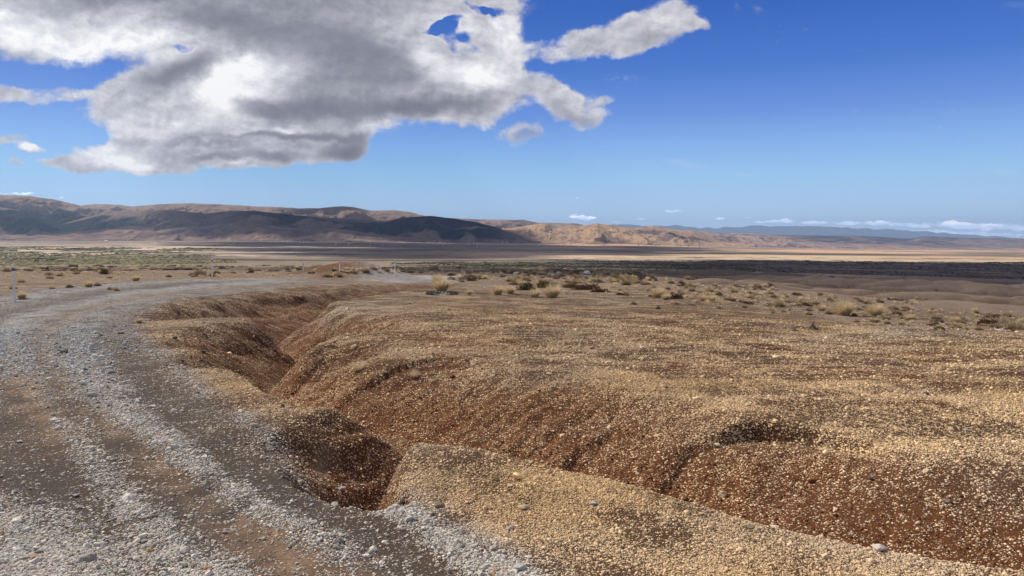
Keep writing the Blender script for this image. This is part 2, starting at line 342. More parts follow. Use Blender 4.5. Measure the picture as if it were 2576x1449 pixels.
def ridge_q(x, y):
    """rounded eroded spurs with narrow creases between them"""
    return np.abs(perlin((x + .35 * y) / 120, (y - .24 * x) / 12 + .6 * perlin(x / 60, y / 60, 21), 14)) + .34 * np.abs(perlin((x + .2 * y) / 15, (y - .3 * x) / 7, 15)) + .13 * np.abs(perlin(x / 4.5, y / 3.0, 16))


def rel_noise(x, y):
    """undulation whose wavelength goes with the distance at which it first shows"""
    r = np.hypot(x, y); z = 0
    for L, amp, sd in ((.35, .006, 1), (1.1, .022, 2), (3.0, .05, 3)):
        z = z + amp * perlin(x / L, y / L, sd) * sst(1.5, 3.0, r)
    z = z + .30 * fbm(x / 14, y / 14, 3, 5) * sst(22, 70, r) + 1.4 * fbm(x / 90, y / 60, 3, 8) * sst(90, 300, r) + 5 * fbm(x / 700, y / 450, 3, 11) * sst(500, 1800, r)
    # eroded ridges on the slopes to the right
    w = sst(22, 45, r) * (1 - sst(170, 380, r)) * sst(-.05, .28, x / np.maximum(y, 1))
    z = z + w * (2.5 * ridge_q(x, y) - .8) * np.clip(r / 75, .55, 1.15)
    return z


def carve(x, y):
    """how far the gullies cut below the surface, and 0..1 how much of the gully flank a point is on"""
    cut = np.zeros(x.shape); flank = np.zeros(x.shape); bottom = np.zeros(x.shape)
    for gi, L in enumerate(GULLY):
        reach = L[:, 3:5].max(1) * 1.3 + .05
        d, sg, s, v = near_line(x, y, L, reach)
        dep, wr, wl = v[..., 0], v[..., 1], v[..., 2]
        w = wl + (wr - wl) * (.5 + .5 * np.clip(sg, -1, 1))
        w = np.maximum(w, .04) * (1 + .25 * perlin(x / 1.1, y / 1.1, 31 + gi))
        t = np.clip(d / w, 0, 1.0)
        t = np.where(d > 1e8, 1, t)
        p = (1 - t) ** 1.45 * (1 + .12 * t)                    # V-shaped floor, convex bank
        rill = ridged((x * .85 - y * .5) / .62 + .3 * perlin(x, y, 39), (x * .5 + y * .85) / 2.4 + gi * 5, 3, 40) * np.sin(np.pi * t) * .10 * sst(.15, .5, dep)
        c = 1.12 * dep * p + rill * (p > 0)
        c = np.where(t >= 1, 0, c)
        k = 14.0
        cut = np.where(c > 0, np.log(np.exp(k * cut) + np.exp(k * c) - 1) / k, cut)
        f = (1 - t ** 2.2) * sst(.03, .3, dep); flank = np.maximum(flank, np.where(t < 1, f, 0))
        bottom = np.maximum(bottom, np.where(t < 1, (1 - sst(.0, .16, t)) * sst(.2, .45, dep), 0))
    return np.minimum(cut, 1.15), flank, bottom


# traced strips of the track: (U, V, half width in m, strength)
def strip(pts): return polyline(pts, 0.0)
WHITE = [strip(s) for s in [
    [(1010, 1600, .30, .5), (930, 1449, .22, .7), (840, 1360, .17, .9), (700, 1300, .15, 1.0), (575, 1224, .15, 1.0), (490, 1165, .15, 1.0), (410, 1110, .16, 1.0), (330, 1050, .20, 1.0), (262, 985, .28, 1.0), (205, 915, .38, 1.0), (180, 850, .5, .9), (205, 808, .6, .8),
     (270, 780, .7, .7), (375, 753, .8, .6), (500, 737, .8, .55), (640, 724, .8, .4)],
    [(640, 1800, .4, .9), (500, 1480, .30, .9), (440, 1400, .22, .9), (370, 1330, .16, .9), (320, 1270, .15, .85), (270, 1210, .13, .8), (220, 1150, .13, .8), (165, 1080, .12, .5), (110, 1010, .14, .4), (60, 930, .2, .8), (20, 870, .4, 1.0), (50, 815, .6, 1.0), (150, 776, .8, 1.0), (300, 745, 1.1, 1.0),
     (425, 728, 1.3, 1.0), (644, 712, 1.6, .95), (740, 708, 1.7, .8), (800, 707, 1.3, .5)],
    [(1330, 1510, .20, 1.0), (1250, 1434, .18, 1.0), (1150, 1365, .14, 1.0), (1050, 1305, .12, .95), (975, 1275, .10, 1.0), (900, 1235, .12, .9), (830, 1195, .12, .8), (770, 1155, .14, .6), (700, 1125, .16, .4), (600, 1060, .3, .3)],
    [(-60, 760, .9, .9), (50, 750, 1.1, .85), (225, 727, 1.3, .8), (375, 712, 1.6, .8), (525, 705, 1.8, .8), (644, 702, 1.9, .8), (730, 701, 1.6, .6)],
    [(-300, 1300, .5, .9), (0, 1330, .45, 1.0), (150, 1400, .38, 1.0), (260, 1500, .4, 1.0), (380, 1700, .4, 1.0)],
    [(-200, 1010, .3, .6), (0, 960, .25, .5), (20, 900, .3, .5)],
]]
TAN = [strip(s) for s in [
    [(1000, 1560, .35, 1.0), (850, 1449, .30, 1.0), (760, 1400, .24, 1.0), (640, 1330, .20, .95), (540, 1255, .16, .7), (430, 1190, .14, .4), (345, 1130, .12, .5), (300, 1085, .12, .4), (250, 1035, .14, .3), (160, 950, .2, .35), (130, 870, .3, .45), (140, 815, .4, .5), (200, 785, .4, .55), (287, 758, .5, .6),
     (425, 737, .5, .7), (625, 720, .6, .75), (760, 714, .6, .7)],
    [(200, 1180, .1, .2), (130, 1075, .16, .6), (75, 1005, .18, .7), (45, 920, .16, .5), (25, 860, .2, .3)],
    [(800, 1105, .07, .7), (812, 1085, .07, .7), (830, 1072, .05, .5)],
]]
DARK = [strip(s) for s in [
    [(1180, 1560, .3, 1.0), (1000, 1410, .22, 1.0), (880, 1330, .2, 1.0), (760, 1270, .18, .9), (575, 1150, .17, .8), (430, 1040, .18, .6), (345, 960, .22, .5), (270, 880, .3, .4), (250, 830, .4, .4)],
    [(-60, 830, .3, .8), (0, 798, .35, .8), (150, 762, .45, .8), (250, 740, .5, .8), (425, 718, .6, .7), (525, 711, .6, .6)],
    [(300, 1449, .12, .3), (250, 1330, .2, .7), (100, 1200, .35, .8), (0, 1120, .4, .7), (-100, 1050, .4, .7)],
]]
ROAD2 = [strip(s) for s in [[(975, 709, 2.2, .8), (1020, 708, 2.8, 1), (1075, 704, 3.6, 1), (1115, 699, 4.6, 1), (1095, 694, 5.0, 1), (1030, 692, 4.5, .9), (965, 692, 3.4, .6)]]]
ROADB = [strip(s) for s in [   # the whole width of the track
    [(850, 1800, 1.2, 1), (680, 1400, .95, 1), (420, 1200, .95, 1), (220, 1050, 1.1, 1), (110, 930, 1.4, 1), (95, 850, 1.35, 1), (120, 800, 1.7, 1), (260, 755, 2.3, 1), (420, 725, 3.1, 1), (650, 709, 3.0, 1), (800, 707, 2.4, 1)]]]


def lines_field(x, y, lst):
    f = np.zeros(x.shape)
    for L in lst:
        d, sg, s, v = near_line(x, y, L, L[:, 2] * 2.8)
        f = np.maximum(f, np.where(d < 1e8, v[..., 1] * np.exp(-(d / np.maximum(v[..., 0], .03)) ** 2 * .9), 0))
    return f


BUMPS = [  # (U, V, y distance in m, radius x, radius y, height)
    (890, 0, 46, 3.6, 3.2, 1.0), (935, 0, 44, 2.6, 2.2, .35), (1060, 0, 24, 3.0, 1.6, .10), (530, 0, 17.5, 1.5, 1.3, .22), (1250, 0, 14.0, 5.0, 4.5, .10),
    (1130, 0, 5.35, .75, .55, .09), (2600, 0, 60, 16, 9, .8), (2900, 0, 44, 14, 5, .5)]


def terrain(x, y, full=False):
    x = np.asarray(x, float); y = np.asarray(y, float)
    z = base_z(x, y) + rel_noise(x, y)
    for (U, _, yy, rx, ry, h) in BUMPS:
        xc = (U - 1288) / F * yy
        z = z + h * np.exp(-((x - xc) / rx) ** 2 - ((y - yy) / ry) ** 2)
    near = (np.hypot(x, y) < 60)
    cut = np.zeros(x.shape); fl = np.zeros(x.shape); bo = np.zeros(x.shape)
    if near.any():
        c, f, b = carve(x[near], y[near]); cut[near] = c; fl[near] = f; bo[near] = b
        wh = lines_field(x[near], y[near], WHITE); dk = np.maximum(lines_field(x[near], y[near], TAN), lines_field(x[near], y[near], DARK))
        dz = (wh - dk) * .022
        zz = z[near]; zz = zz + dz; z[near] = zz
    z = z - cut
    return (z, cut, fl, bo) if full else z


def tz(x, y): return float(terrain(np.array([x]), np.array([y]))[0])


# ---------------------------------------------------------------- object helpers
def tag(o, label=None, cat=None, group=None, kind=None):
    if label: o['label'] = label
    if cat: o['category'] = cat
    if group: o['group'] = group
    if kind: o['kind'] = kind
    return o


def mesh_np(name, verts, faces, mat=None, parent=None, smooth=True, attrs=None, link=True):
    """faces: (n, 3) or (n, 4) int array"""
    verts = np.asarray(verts, np.float32); faces = np.asarray(faces, np.int32)
    me = bpy.data.meshes.new(name); k = faces.shape[1]
    me.vertices.add(len(verts)); me.vertices.foreach_set('co', verts.ravel())
    me.loops.add(faces.size); me.loops.foreach_set('vertex_index', faces.ravel())
    me.polygons.add(len(faces)); me.polygons.foreach_set('loop_start', np.arange(0, faces.size, k, dtype=np.int32))
    me.polygons.foreach_set('use_smooth', np.full(len(faces), smooth))
    for an, arr in (attrs or {}).items():
        arr = np.asarray(arr, np.float32)
        if arr.ndim == 1:
            a = me.attributes.new(an, 'FLOAT', 'POINT'); a.data.foreach_set('value', arr)
        else:
            if arr.shape[1] == 3: arr = np.hstack([arr, np.ones((len(arr), 1), np.float32)])
            a = me.attributes.new(an, 'FLOAT_COLOR', 'POINT'); a.data.foreach_set('color', arr.ravel())
    me.update(calc_edges=True)
    if mat: me.materials.append(mat)
    o = bpy.data.objects.new(name, me)
    if link: COL.objects.link(o)
    if parent: o.parent = parent
    return o


def grid_faces(nr, nc, wrap=False):
    i = np.arange(nr - 1)[:, None]; j = np.arange(nc if wrap else nc - 1)[None, :]; j2 = (j + 1) % nc
    return np.stack([i * nc + j, i * nc + j2, (i + 1) * nc + j2, (i + 1) * nc + j], -1).reshape(-1, 4)


def attr(k, name, typ='GEOMETRY'):
    n = k.new('ShaderNodeAttribute', attribute_name=name, attribute_type=typ); return n


def mat_new(name, rough=.95, spec=.15):
    m = bpy.data.materials.new(name); m.use_nodes = True; k = NT(m.node_tree)
    b = m.node_tree.nodes['Principled BSDF']; b.inputs['Roughness'].default_value = rough; b.inputs['Specular IOR Level'].default_value = spec
    return m, k, b


# ---------------------------------------------------------------- materials
def mat_ground():
    m, k, b = mat_new('ash_and_pumice', .96, .1)
    pos = k.new('ShaderNodeNewGeometry').outputs['Position']
    soil = attr(k, 'soil').outputs['Color']; stone = attr(k, 'stone').outputs['Color']; dn = attr(k, 'dens').outputs['Fac']
    streak = attr(k, 'streak').outputs['Fac']
    big = k.noise(pos, 1.6, 4, .6); mid = k.noise(pos, 9.0, 4, .65)
    st = k.mapping(pos, rot=(0, 0, R(6)), scale=(.55, 3.2, 1.0)); sn = k.noise(st, 2.6, 6, .7, dist=.4)
    dd = k.m('ADD', dn, k.m('MULTIPLY', k.m('SUBTRACT', big, .5), .5)); dd = k.m('ADD', dd, k.m('MULTIPLY', k.m('SUBTRACT', mid, .5), .9))
    dd = k.m('ADD', dd, k.m('MULTIPLY', k.m('MULTIPLY', k.m('SUBTRACT', sn, .5), 3.0), streak))
    edge = k.m('MULTIPLY', dd, k.mr(dn, 0, .15))
    col = soil
    hh = None
    for sc_, amp in ((42.0, 1.0), (95.0, .6)):
        v = k.new('ShaderNodeTexVoronoi', feature='F1'); k.put(v.inputs['Vector'], pos); v.inputs['Scale'].default_value = sc_
        sp = k.new('ShaderNodeSeparateColor'); k.put(sp.inputs[0], v.outputs['Color'])
        on = k.m('MULTIPLY', k.mr(k.m('SUBTRACT', edge, sp.outputs[0]), -.06, .06), k.mr(v.outputs['Distance'], .52, .40))
        vari = k.mr(sp.outputs[1], 0, 1, .55, 1.25)
        sc3 = k.new('ShaderNodeVectorMath', operation='SCALE'); k.put(sc3.inputs[0], stone); k.put(sc3.inputs['Scale'], vari)
        col = k.mix(on, col, sc3.outputs[0])
        h = k.m('MULTIPLY', k.m('MULTIPLY', on, k.m('SUBTRACT', .6, v.outputs['Distance'])), amp / sc_)
        hh = h if hh is None else k.m('ADD', hh, h)
    gn = k.noise(pos, 60.0, 5, .7)
    col = k.mix(1.0, col, k.mix(k.mr(gn, .25, .75), rgb(.66, .64, .62), rgb(1.35, 1.35, 1.35)), 'MULTIPLY')
    k.l.new(col, b.inputs['Base Color'])
    hh = k.m('ADD', hh, k.m('MULTIPLY', gn, .006)); hh = k.m('ADD', hh, k.m('MULTIPLY', mid, .02)); hh = k.m('ADD', hh, k.m('MULTIPLY', k.m('MULTIPLY', sn, streak), .05))
    bp = k.new('ShaderNodeBump'); bp.inputs['Strength'].default_value = .9; bp.inputs['Distance'].default_value = 1.0; k.put(bp.inputs['Height'], hh)
    k.l.new(bp.outputs[0], b.inputs['Normal'])
    return m


def mat_far():
    m, k, b = mat_new('far_land', 1.0, .0)
    pos = k.new('ShaderNodeNewGeometry').outputs['Position']
    c = attr(k, 'alb').outputs['Color']
    n = k.noise(k.mapping(pos, scale=(1, .35, 1)), .012, 6, .7); n2 = k.noise(k.mapping(pos, scale=(1, .5, 1)), .09, 4, .7)
    f = k.m('ADD', k.mr(n, .3, .7, .72, 1.28), k.mr(n2, .3, .7, -.16, .16))
    s = k.new('ShaderNodeVectorMath', operation='SCALE'); k.put(s.inputs[0], c); k.put(s.inputs['Scale'], f)
    k.l.new(s.outputs[0], b.inputs['Base Color'])
    return m


def mat_inst(name, lo=.8, hi=1.15, nscale=60.0, rough=.95, typ='INSTANCER'):
    m, k, b = mat_new(name, rough, .15)
    tc = k.new('ShaderNodeTexCoord').outputs['Object']
    c = attr(k, 'col', typ).outputs['Color']
    n = k.noise(tc, nscale, 4, .6)
    s = k.new('ShaderNodeVectorMath', operation='SCALE'); k.put(s.inputs[0], c); k.put(s.inputs['Scale'], k.mr(n, .3, .7, lo, hi))
    k.l.new(s.outputs[0], b.inputs['Base Color'])
    return m


def mat_rock(name, c1, c2, scale=8.0):
    m, k, b = mat_new(name, .9, .2)
    tc = k.new('ShaderNodeTexCoord').outputs['Object']
    n = k.noise(tc, scale, 6, .65, dist=.4); n2 = k.noise(tc, scale * 7, 5, .7)
    col = k.mix(k.mr(n, .32, .68), rgb(*c1), rgb(*c2)); col = k.mix(k.mr(n2, .55, .72, 0, .6), col, rgb(*[c * .45 for c in c1]))
    k.l.new(col, b.inputs['Base Color'])
    bp = k.new('ShaderNodeBump'); bp.inputs['Strength'].default_value = .6; bp.inputs['Distance'].default_value = .01; k.put(bp.inputs['Height'], n2)
    k.l.new(bp.outputs[0], b.inputs['Normal'])
    return m


def mat_leaf(name, c1, c2, trans=.25):
    m, k, b = mat_new(name, .75, .2)
    g = k.new('ShaderNodeNewGeometry').outputs['Random Per Island']
    col = k.mix(g, rgb(*c1), rgb(*c2)); k.l.new(col, b.inputs['Base Color'])
    if trans:
        out = m.node_tree.nodes['Material Output']; tr = k.new('ShaderNodeBsdfTranslucent'); k.l.new(col, tr.inputs[0])
        mx = k.new('ShaderNodeMixShader'); mx.inputs[0].default_value = trans
        k.l.new(b.outputs[0], mx.inputs[1]); k.l.new(tr.outputs[0], mx.inputs[2]); k.l.new(mx.outputs[0], out.inputs[0])
    return m


M_GROUND = mat_ground(); M_FAR = mat_far()


# ---------------------------------------------------------------- ground surface description (colour of what lies there)
def C(*c): return np.array(c, float)
SOIL = C(.062, .034, .019); REDSOIL = C(.098, .037, .014); TANSOIL = C(.205, .132, .082); DARKSOIL = C(.058, .048, .040); FINE = C(.12, .088, .062)
PUM = C(.76, .54, .31); PUMG = C(.55, .44, .32); GRAV = C(.57, .52, .45); BROWN = C(.17, .112, .072)


def lerp(a, b, t): return a + (b - a) * np.asarray(t)[..., None]


def surface(x, y, cut, fl, bo):
    """soil colour, stone colour, stone density, streakiness"""
    r = np.hypot(x, y); n = len(x)
    grav = lerp(np.tile(GRAV, (n, 1)), C(.50, .52, .52), sst(7, 16, r)); wh = lines_field(x, y, WHITE); ta = lines_field(x, y, TAN); dk = lines_field(x, y, DARK); r2 = lines_field(x, y, ROAD2)
    d, sg, s, v = near_line(x, y, ROADB[0], ROADB[0][:, 2] * 1.6)
    wob = 1 + .12 * perlin(x / .8, y / .8, 61)
    road = np.where(d < 1e8, 1 - sst(.80, 1.12, d / np.maximum(v[..., 0], .1) / wob), 0)
    road = np.where(d > 1e8, 0, road)
    n1 = fbm(x / 1.1 + .4 * perlin(x / 2, y / 2, 70), y / .75, 5, 71, .55); n2 = fbm(x / .35, y / .35, 3, 72); n3 = fbm(x / 5, y / 4, 3, 73)
    soil = lerp(np.tile(SOIL, (n, 1)), BROWN, np.clip(.22 + .5 * n1 + .5 * n3, 0, 1) * .6); soil = lerp(soil, REDSOIL * .9, np.clip(.2 + 1.6 * fbm(x / 1.7 + 5, y / 1.4, 3, 77), 0, .8) * (1 - sst(9, 20, r)))
    soil = lerp(soil, BROWN * .9, sst(22, 45, r) * .8)
    soil = lerp(soil, REDSOIL, np.clip(fl * 1.1 + .5 * n2 * fl, 0, 1))
    soil = lerp(soil, FINE * np.clip(1.0 + .3 * n2, .6, 1.4)[:, None], np.clip(bo * (.5 + n1), 0, 1) * .7)
    stone = lerp(np.tile(PUM, (n, 1)), PUMG, np.clip(.25 + 1.2 * n3 + sst(10, 24, r) * .45, 0, 1))
    dens = .37 + .95 * n1 + .40 * n2 + .40 * n3
    dens = dens * (1 - .66 * np.clip(fl * 1.1, 0, 1)) - .25 * bo
    # yellow patches of coarse pumice on the dome
    stone = lerp(stone, C(.66, .45, .23), np.clip(fbm(x / 2.6 + 9, y / 2.2, 2, 75) * 1.8, 0, .8) * (1 - sst(14, 24, r)))
    # grey-brown tone of the slopes far right and behind
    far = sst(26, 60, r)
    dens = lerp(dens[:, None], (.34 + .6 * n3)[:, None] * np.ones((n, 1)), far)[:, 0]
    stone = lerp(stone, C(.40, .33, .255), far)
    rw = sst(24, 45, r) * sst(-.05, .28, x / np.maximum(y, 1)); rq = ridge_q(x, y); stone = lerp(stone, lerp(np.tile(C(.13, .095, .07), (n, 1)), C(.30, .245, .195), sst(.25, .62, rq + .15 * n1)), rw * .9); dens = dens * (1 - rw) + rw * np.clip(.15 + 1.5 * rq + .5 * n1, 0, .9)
    soil = lerp(soil, C(.095, .058, .038), rw * np.clip(.9 - 1.4 * rq, 0, 1)); soil = lerp(soil, C(.055, .045, .035), rw * sst(.22, .08, rq)); stone = lerp(stone, C(.16, .13, .10), rw * sst(.22, .08, rq) * .7)  # heath tone plus painted shade: creases darkened, crests paled to sharpen the relief
    dens = np.maximum(dens, .20)
    red = np.exp(-((x + 9.3) / 4.2) ** 2 - ((y - 45) / 3.2) ** 2); soil = lerp(soil, REDSOIL * .95, np.clip(red * 1.1, 0, 1)); dens = dens - .5 * red
    # track
    shoulder = np.where(d < 1e8, 1 - sst(.92, 1.28, d / np.maximum(v[..., 0], .1)), 0)
    stone = lerp(stone, lerp(grav, PUMG, np.full(n, .35)), np.clip(shoulder * 1.1, 0, 1) * (1 - fl))
    soil = lerp(soil, lerp(np.tile(DARKSOIL, (n, 1)), SOIL * 1.2, np.clip(.5 + n1, 0, 1)), road * (1 - fl * .9))
    rd = .17 + .25 * n2 + .2 * n1 + .25 * sst(8, 18, r)
    dens = dens * (1 - road) + rd * road
    whn = np.clip(wh * (.84 + 1.0 * n2 + .5 * n1), 0, 1.1)
    dens = np.maximum(dens, whn * .95 * (1 - fl * .7)); stone = lerp(stone, grav * 1.02, np.clip(wh * 1.4, 0, 1) * (1 - fl * .6))
    tan_ = np.clip(ta * (.72 + 1.3 * n2 + .7 * n1), 0, 1)
    soil = lerp(soil, TANSOIL * np.clip(1 + .4 * n2, .6, 1.3)[:, None], tan_); dens = dens * (1 - .85 * tan_)
    soil = lerp(soil, DARKSOIL, np.clip(dk * (1 + n2), 0, 1) * .8); dens = dens * (1 - .65 * np.clip(dk * (1.0 + n2), 0, 1))
    r2n = np.clip(r2 * 1.2 * (1 + .6 * n2), 0, 1); dens = np.maximum(dens, r2n); stone = lerp(stone, grav * 1.05, r2n)
    streak = sst(6, 12, r) * (1 - road) * (1 - .5 * fl)
    return soil, stone, np.clip(dens, 0, 1.1), streak


# plain and distance colours
def land_far(x, y):
    r = np.hypot(x, y); u = x / np.maximum(y, 1) * F + 1288; n = len(x)
    n1 = fbm(x / 420, y / 900, 4, 81); n2 = fbm(x / 60, y / 160, 4, 82); n3 = fbm(x / 1500, y / 1300, 3, 83)
    base = lerp(np.tile(C(.165, .122, .095), (n, 1)), C(.40, .30, .20), np.clip(.35 + 1.1 * n1 + .5 * n2, 0, 1))
    n4 = fbm(x / 1300, y / 190, 4, 85); n5 = fbm(x / 260, y / 60, 3, 86); base = lerp(base, C(.085, .068, .062), np.clip(n4 * 2.2 + n5 * .8 - .1, 0, .8)); base = lerp(base, C(.46, .37, .26), np.clip(-n4 * 2.0 - .15 + n5 * .5, 0, .8) * sst(900, 1800, r))
    base = lerp(base, C(.60, .375, .235), np.clip(sst(2500, 3400, r) * (n3 * 2.2 + .35) * sst(900, 1500, u), 0, .9))  # sunlit strips painted into the land colour as pale peach zones, down to the left
    base = lerp(base, C(.55, .42, .28), np.clip(sst(2300, 2600, r) * (1 - sst(3900, 4600, r)) * sst(1100, 1350, u) * (.75 + n2 * 1.5 - 1.4 * n4), 0, 1))
    base = lerp(base, C(.42, .33, .22), np.clip(sst(4200, 5200, r) * (1 - sst(7000, 8200, r)) * (1 - sst(450, 700, u)) * (.8 + n2), 0, 1))
    base = lerp(base, C(.60, .47, .35), np.clip(sst(2600, 3300, r) * (1 - sst(5200, 7000, r)) * (1 - sst(700, 1100, u)) * (.25 - 2.6 * n4 + n2), 0, .95))
    base = lerp(base, C(.085, .085, .062), np.clip(sst(600, 1000, r) * (1 - sst(2200, 2700, r)) * (.35 + 1.3 * n2 + n1), 0, .85) * .8)
    # dark terrace scarp on the far right
    sc_ = np.exp(-((r - 5200 - 500 * n1) / 500) ** 2) * sst(1700, 2000, u); base = lerp(base, C(.115, .115, .088), np.clip(sc_ * 1.2, 0, .9))
    base = lerp(base, C(.13, .10, .10), np.clip(sst(3500, 7500, r) * (.25 + 1.6 * n1) * (1 - sst(1200, 1500, u)), 0, .8))
    return base


def build_ground():
    rr = [0.0 + .25]
    while rr[-1] < 60000:
        q = rr[-1]
        st = .0058 if q < 34 else (.0085 if q < 400 else .014)
        if q < 2.2: st = .06
        rr.append(q * (1 + st))
    rr = np.array(rr)
    fine = np.linspace(R(-42), R(42), 1040); step = fine[1] - fine[0]
    left = np.linspace(-math.pi, R(-42), 70, endpoint=False); right = -left[::-1]
    aa = np.concatenate([left, fine, right[:-1]]); nr, nc = len(rr), len(aa)
    X = rr[:, None] * np.sin(aa)[None]; Y = rr[:, None] * np.cos(aa)[None]
    x, y = X.ravel(), Y.ravel()
    z, cut, fl, bo = terrain(x, y, True)
    r = np.hypot(x, y)
    # let the sheet sink under the hill ranges and follow the globe far out
    soil = np.zeros((len(x), 3)); stone = np.zeros((len(x), 3)); dens = np.zeros(len(x)); streak = np.zeros(len(x))
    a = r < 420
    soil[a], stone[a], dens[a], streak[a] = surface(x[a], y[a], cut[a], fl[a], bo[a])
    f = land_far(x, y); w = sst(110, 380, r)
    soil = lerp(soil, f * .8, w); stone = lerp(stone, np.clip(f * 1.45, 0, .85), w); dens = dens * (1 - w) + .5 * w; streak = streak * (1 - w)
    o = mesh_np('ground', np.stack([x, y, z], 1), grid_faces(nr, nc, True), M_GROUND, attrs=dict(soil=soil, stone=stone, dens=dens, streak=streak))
    tag(o, kind='structure', label='brown volcanic ash ground strewn with pale pumice, cut by a winding gully')
    nf = R(42)
    G = dict(rr=rr, a0=float(fine[0]), da=float(step), off=len(left), nf=len(fine), shape=(nr, nc))
    for nm, ar in (('z', z), ('dens', dens), ('fl', fl), ('soil', soil), ('stone', stone), ('bo', bo)): G[nm] = ar.reshape((nr, nc) + ar.shape[1:])
    print('ground', nr, nc, len(x))
    return G


GR = build_ground()
def gsample(x, y, *names):
    """the ground's own values at plan positions in front of the camera"""
    r = np.hypot(x, y); a = np.arctan2(x, y); i = np.clip(np.searchsorted(GR['rr'], r) - 1, 0, len(GR['rr']) - 2)
    fi = (r - GR['rr'][i]) / (GR['rr'][i + 1] - GR['rr'][i])
    fj = np.clip((a - GR['a0']) / GR['da'], 0, GR['nf'] - 1.001); j = fj.astype(int); fj = fj - j; j = j + GR['off']; out = []
    for nm in names:
        q = GR[nm]; fi_, fj_ = (fi, fj) if q.ndim == 2 else (fi[:, None], fj[:, None])
        out.append((q[i, j] * (1 - fi_) + q[i + 1, j] * fi_) * (1 - fj_) + (q[i, j + 1] * (1 - fi_) + q[i + 1, j + 1] * fi_) * fj_)
    return out if len(out) > 1 else out[0]
def gz(x, y): return float(gsample(np.array([float(x)]), np.array([float(y)]), 'z')[0])


# ---------------------------------------------------------------- hills and mountains
def crest_z(pts, dist_y):
    P = np.array(pts, float); a = []; e = []
    for U, V in P:
        q, w = ray(U, V); a.append(q); e.append(w)
    return np.array(a), np.array(e)


def hills(name, label, pts, ybase, ycrest, yback, color, spur=1.0, seed=1, nc=700, nr=90, below=60.0, freq=1.0, wob=.06, jag=.0006):
    """a range seen from its front: foot at ybase, crest line at ycrest, back slope to yback"""
    ta, te = crest_z(pts, ycrest)
    a = np.linspace(ta[0], ta[-1], nc); e = np.interp(a, ta, te) + jag * fbm(a * 60, a * 0, 4, seed + 31, .6)
    kk = np.hanning(9); kk /= kk.sum(); e = np.convolve(np.pad(e, 4, mode='edge'), kk, 'valid')
    t = np.concatenate([np.linspace(0, 1, nr), np.linspace(1, 2, 14)[1:]])
    A = np.tile(a, (len(t), 1)); T = np.tile(t[:, None], (1, nc))
    Y = np.where(T <= 1, ybase + (ycrest - ybase) * T, ycrest + (yback - ycrest) * (T - 1))
    Y = Y * (1 + wob * .5 * fbm(A * 14 + seed, 0 * A, 2, seed) * np.sin(np.pi * np.clip(T, 0, 1)))
    X = A * Y
    zc = e * ycrest; zg = base_z(X, Y) - below * .02
    zc = np.tile(zc, (len(t), 1)) * (1 + .0 * A)
    sc_ = 1.0 / (900.0 * freq)
    rn = ridged(X * sc_ + .35 * fbm(X * sc_ * .7, Y * sc_ * .7, 3, seed + 2), Y * sc_ * .42, 5, seed, .52)
    rn2 = fbm(X * sc_ * 3.2, Y * sc_ * 2.2, 5, seed + 7, .6)
    Tc = np.clip(T, 0, 1)
    ex = np.clip(1.35 - spur * .85 * rn, .35, 3.2)
    S = Tc ** ex; S = np.where(T < 1, S * (1 - .35 * (1 - Tc) * Tc), S)
    H = zc - zg
    rn3 = ridged(X * sc_ * 3.1, Y * sc_ * 1.1, 4, seed + 5, .6)
    z = zg + H * S + H * spur * .07 * rn3 * np.sin(np.pi * Tc) ** 1.0 + H * spur * (.07 * rn2 + .05 * rn) * np.sin(np.pi * Tc) ** 1.3
    z = np.where(T > 1, zc - np.clip(T - 1, 0, 9) ** 1.3 * (np.abs(zc - base_z(X, Y)) + below), z)
    z = np.where(T == 0, zg - below, z)
    z = z + np.where((T > .93) & (T < 1.2), H * .012 * fbm(X * sc_ * 6, Y * sc_ * 6, 4, seed + 9), 0)
    x, y, zz, tt = X.ravel(), Y.ravel(), z.ravel(), np.clip(T.ravel(), 0, 1.2)
    col = color(x, y, zz, tt, rn.ravel(), rn2.ravel(), x / y * F + 1288)
    o = mesh_np(name, np.stack([x, y, zz], 1), grid_faces(len(t), nc), M_FAR, attrs=dict(alb=np.clip(col, .01, .9)))
    return tag(o, kind='structure', label=label)


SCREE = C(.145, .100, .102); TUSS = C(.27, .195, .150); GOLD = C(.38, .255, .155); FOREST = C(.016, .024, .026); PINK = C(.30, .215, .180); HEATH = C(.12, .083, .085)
def ones(n, c): return np.tile(c, (n, 1))

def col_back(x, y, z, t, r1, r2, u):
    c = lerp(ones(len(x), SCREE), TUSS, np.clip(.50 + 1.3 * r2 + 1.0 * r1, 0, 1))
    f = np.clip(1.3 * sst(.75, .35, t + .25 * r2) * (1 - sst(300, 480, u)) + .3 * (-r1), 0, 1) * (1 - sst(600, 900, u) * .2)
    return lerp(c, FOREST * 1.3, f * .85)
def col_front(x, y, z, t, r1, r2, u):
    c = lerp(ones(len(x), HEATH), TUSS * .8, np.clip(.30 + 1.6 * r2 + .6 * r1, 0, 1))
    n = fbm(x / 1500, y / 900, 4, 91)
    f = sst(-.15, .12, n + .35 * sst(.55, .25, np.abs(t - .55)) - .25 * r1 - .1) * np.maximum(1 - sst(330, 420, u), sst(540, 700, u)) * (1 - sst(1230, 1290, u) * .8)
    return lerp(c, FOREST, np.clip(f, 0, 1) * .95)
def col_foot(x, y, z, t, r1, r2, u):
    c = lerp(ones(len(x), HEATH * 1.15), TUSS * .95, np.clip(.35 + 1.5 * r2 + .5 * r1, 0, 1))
    return lerp(c, FOREST * 1.6, np.clip(sst(.1, .5, -r1) * .6 * (t > .2), 0, 1))
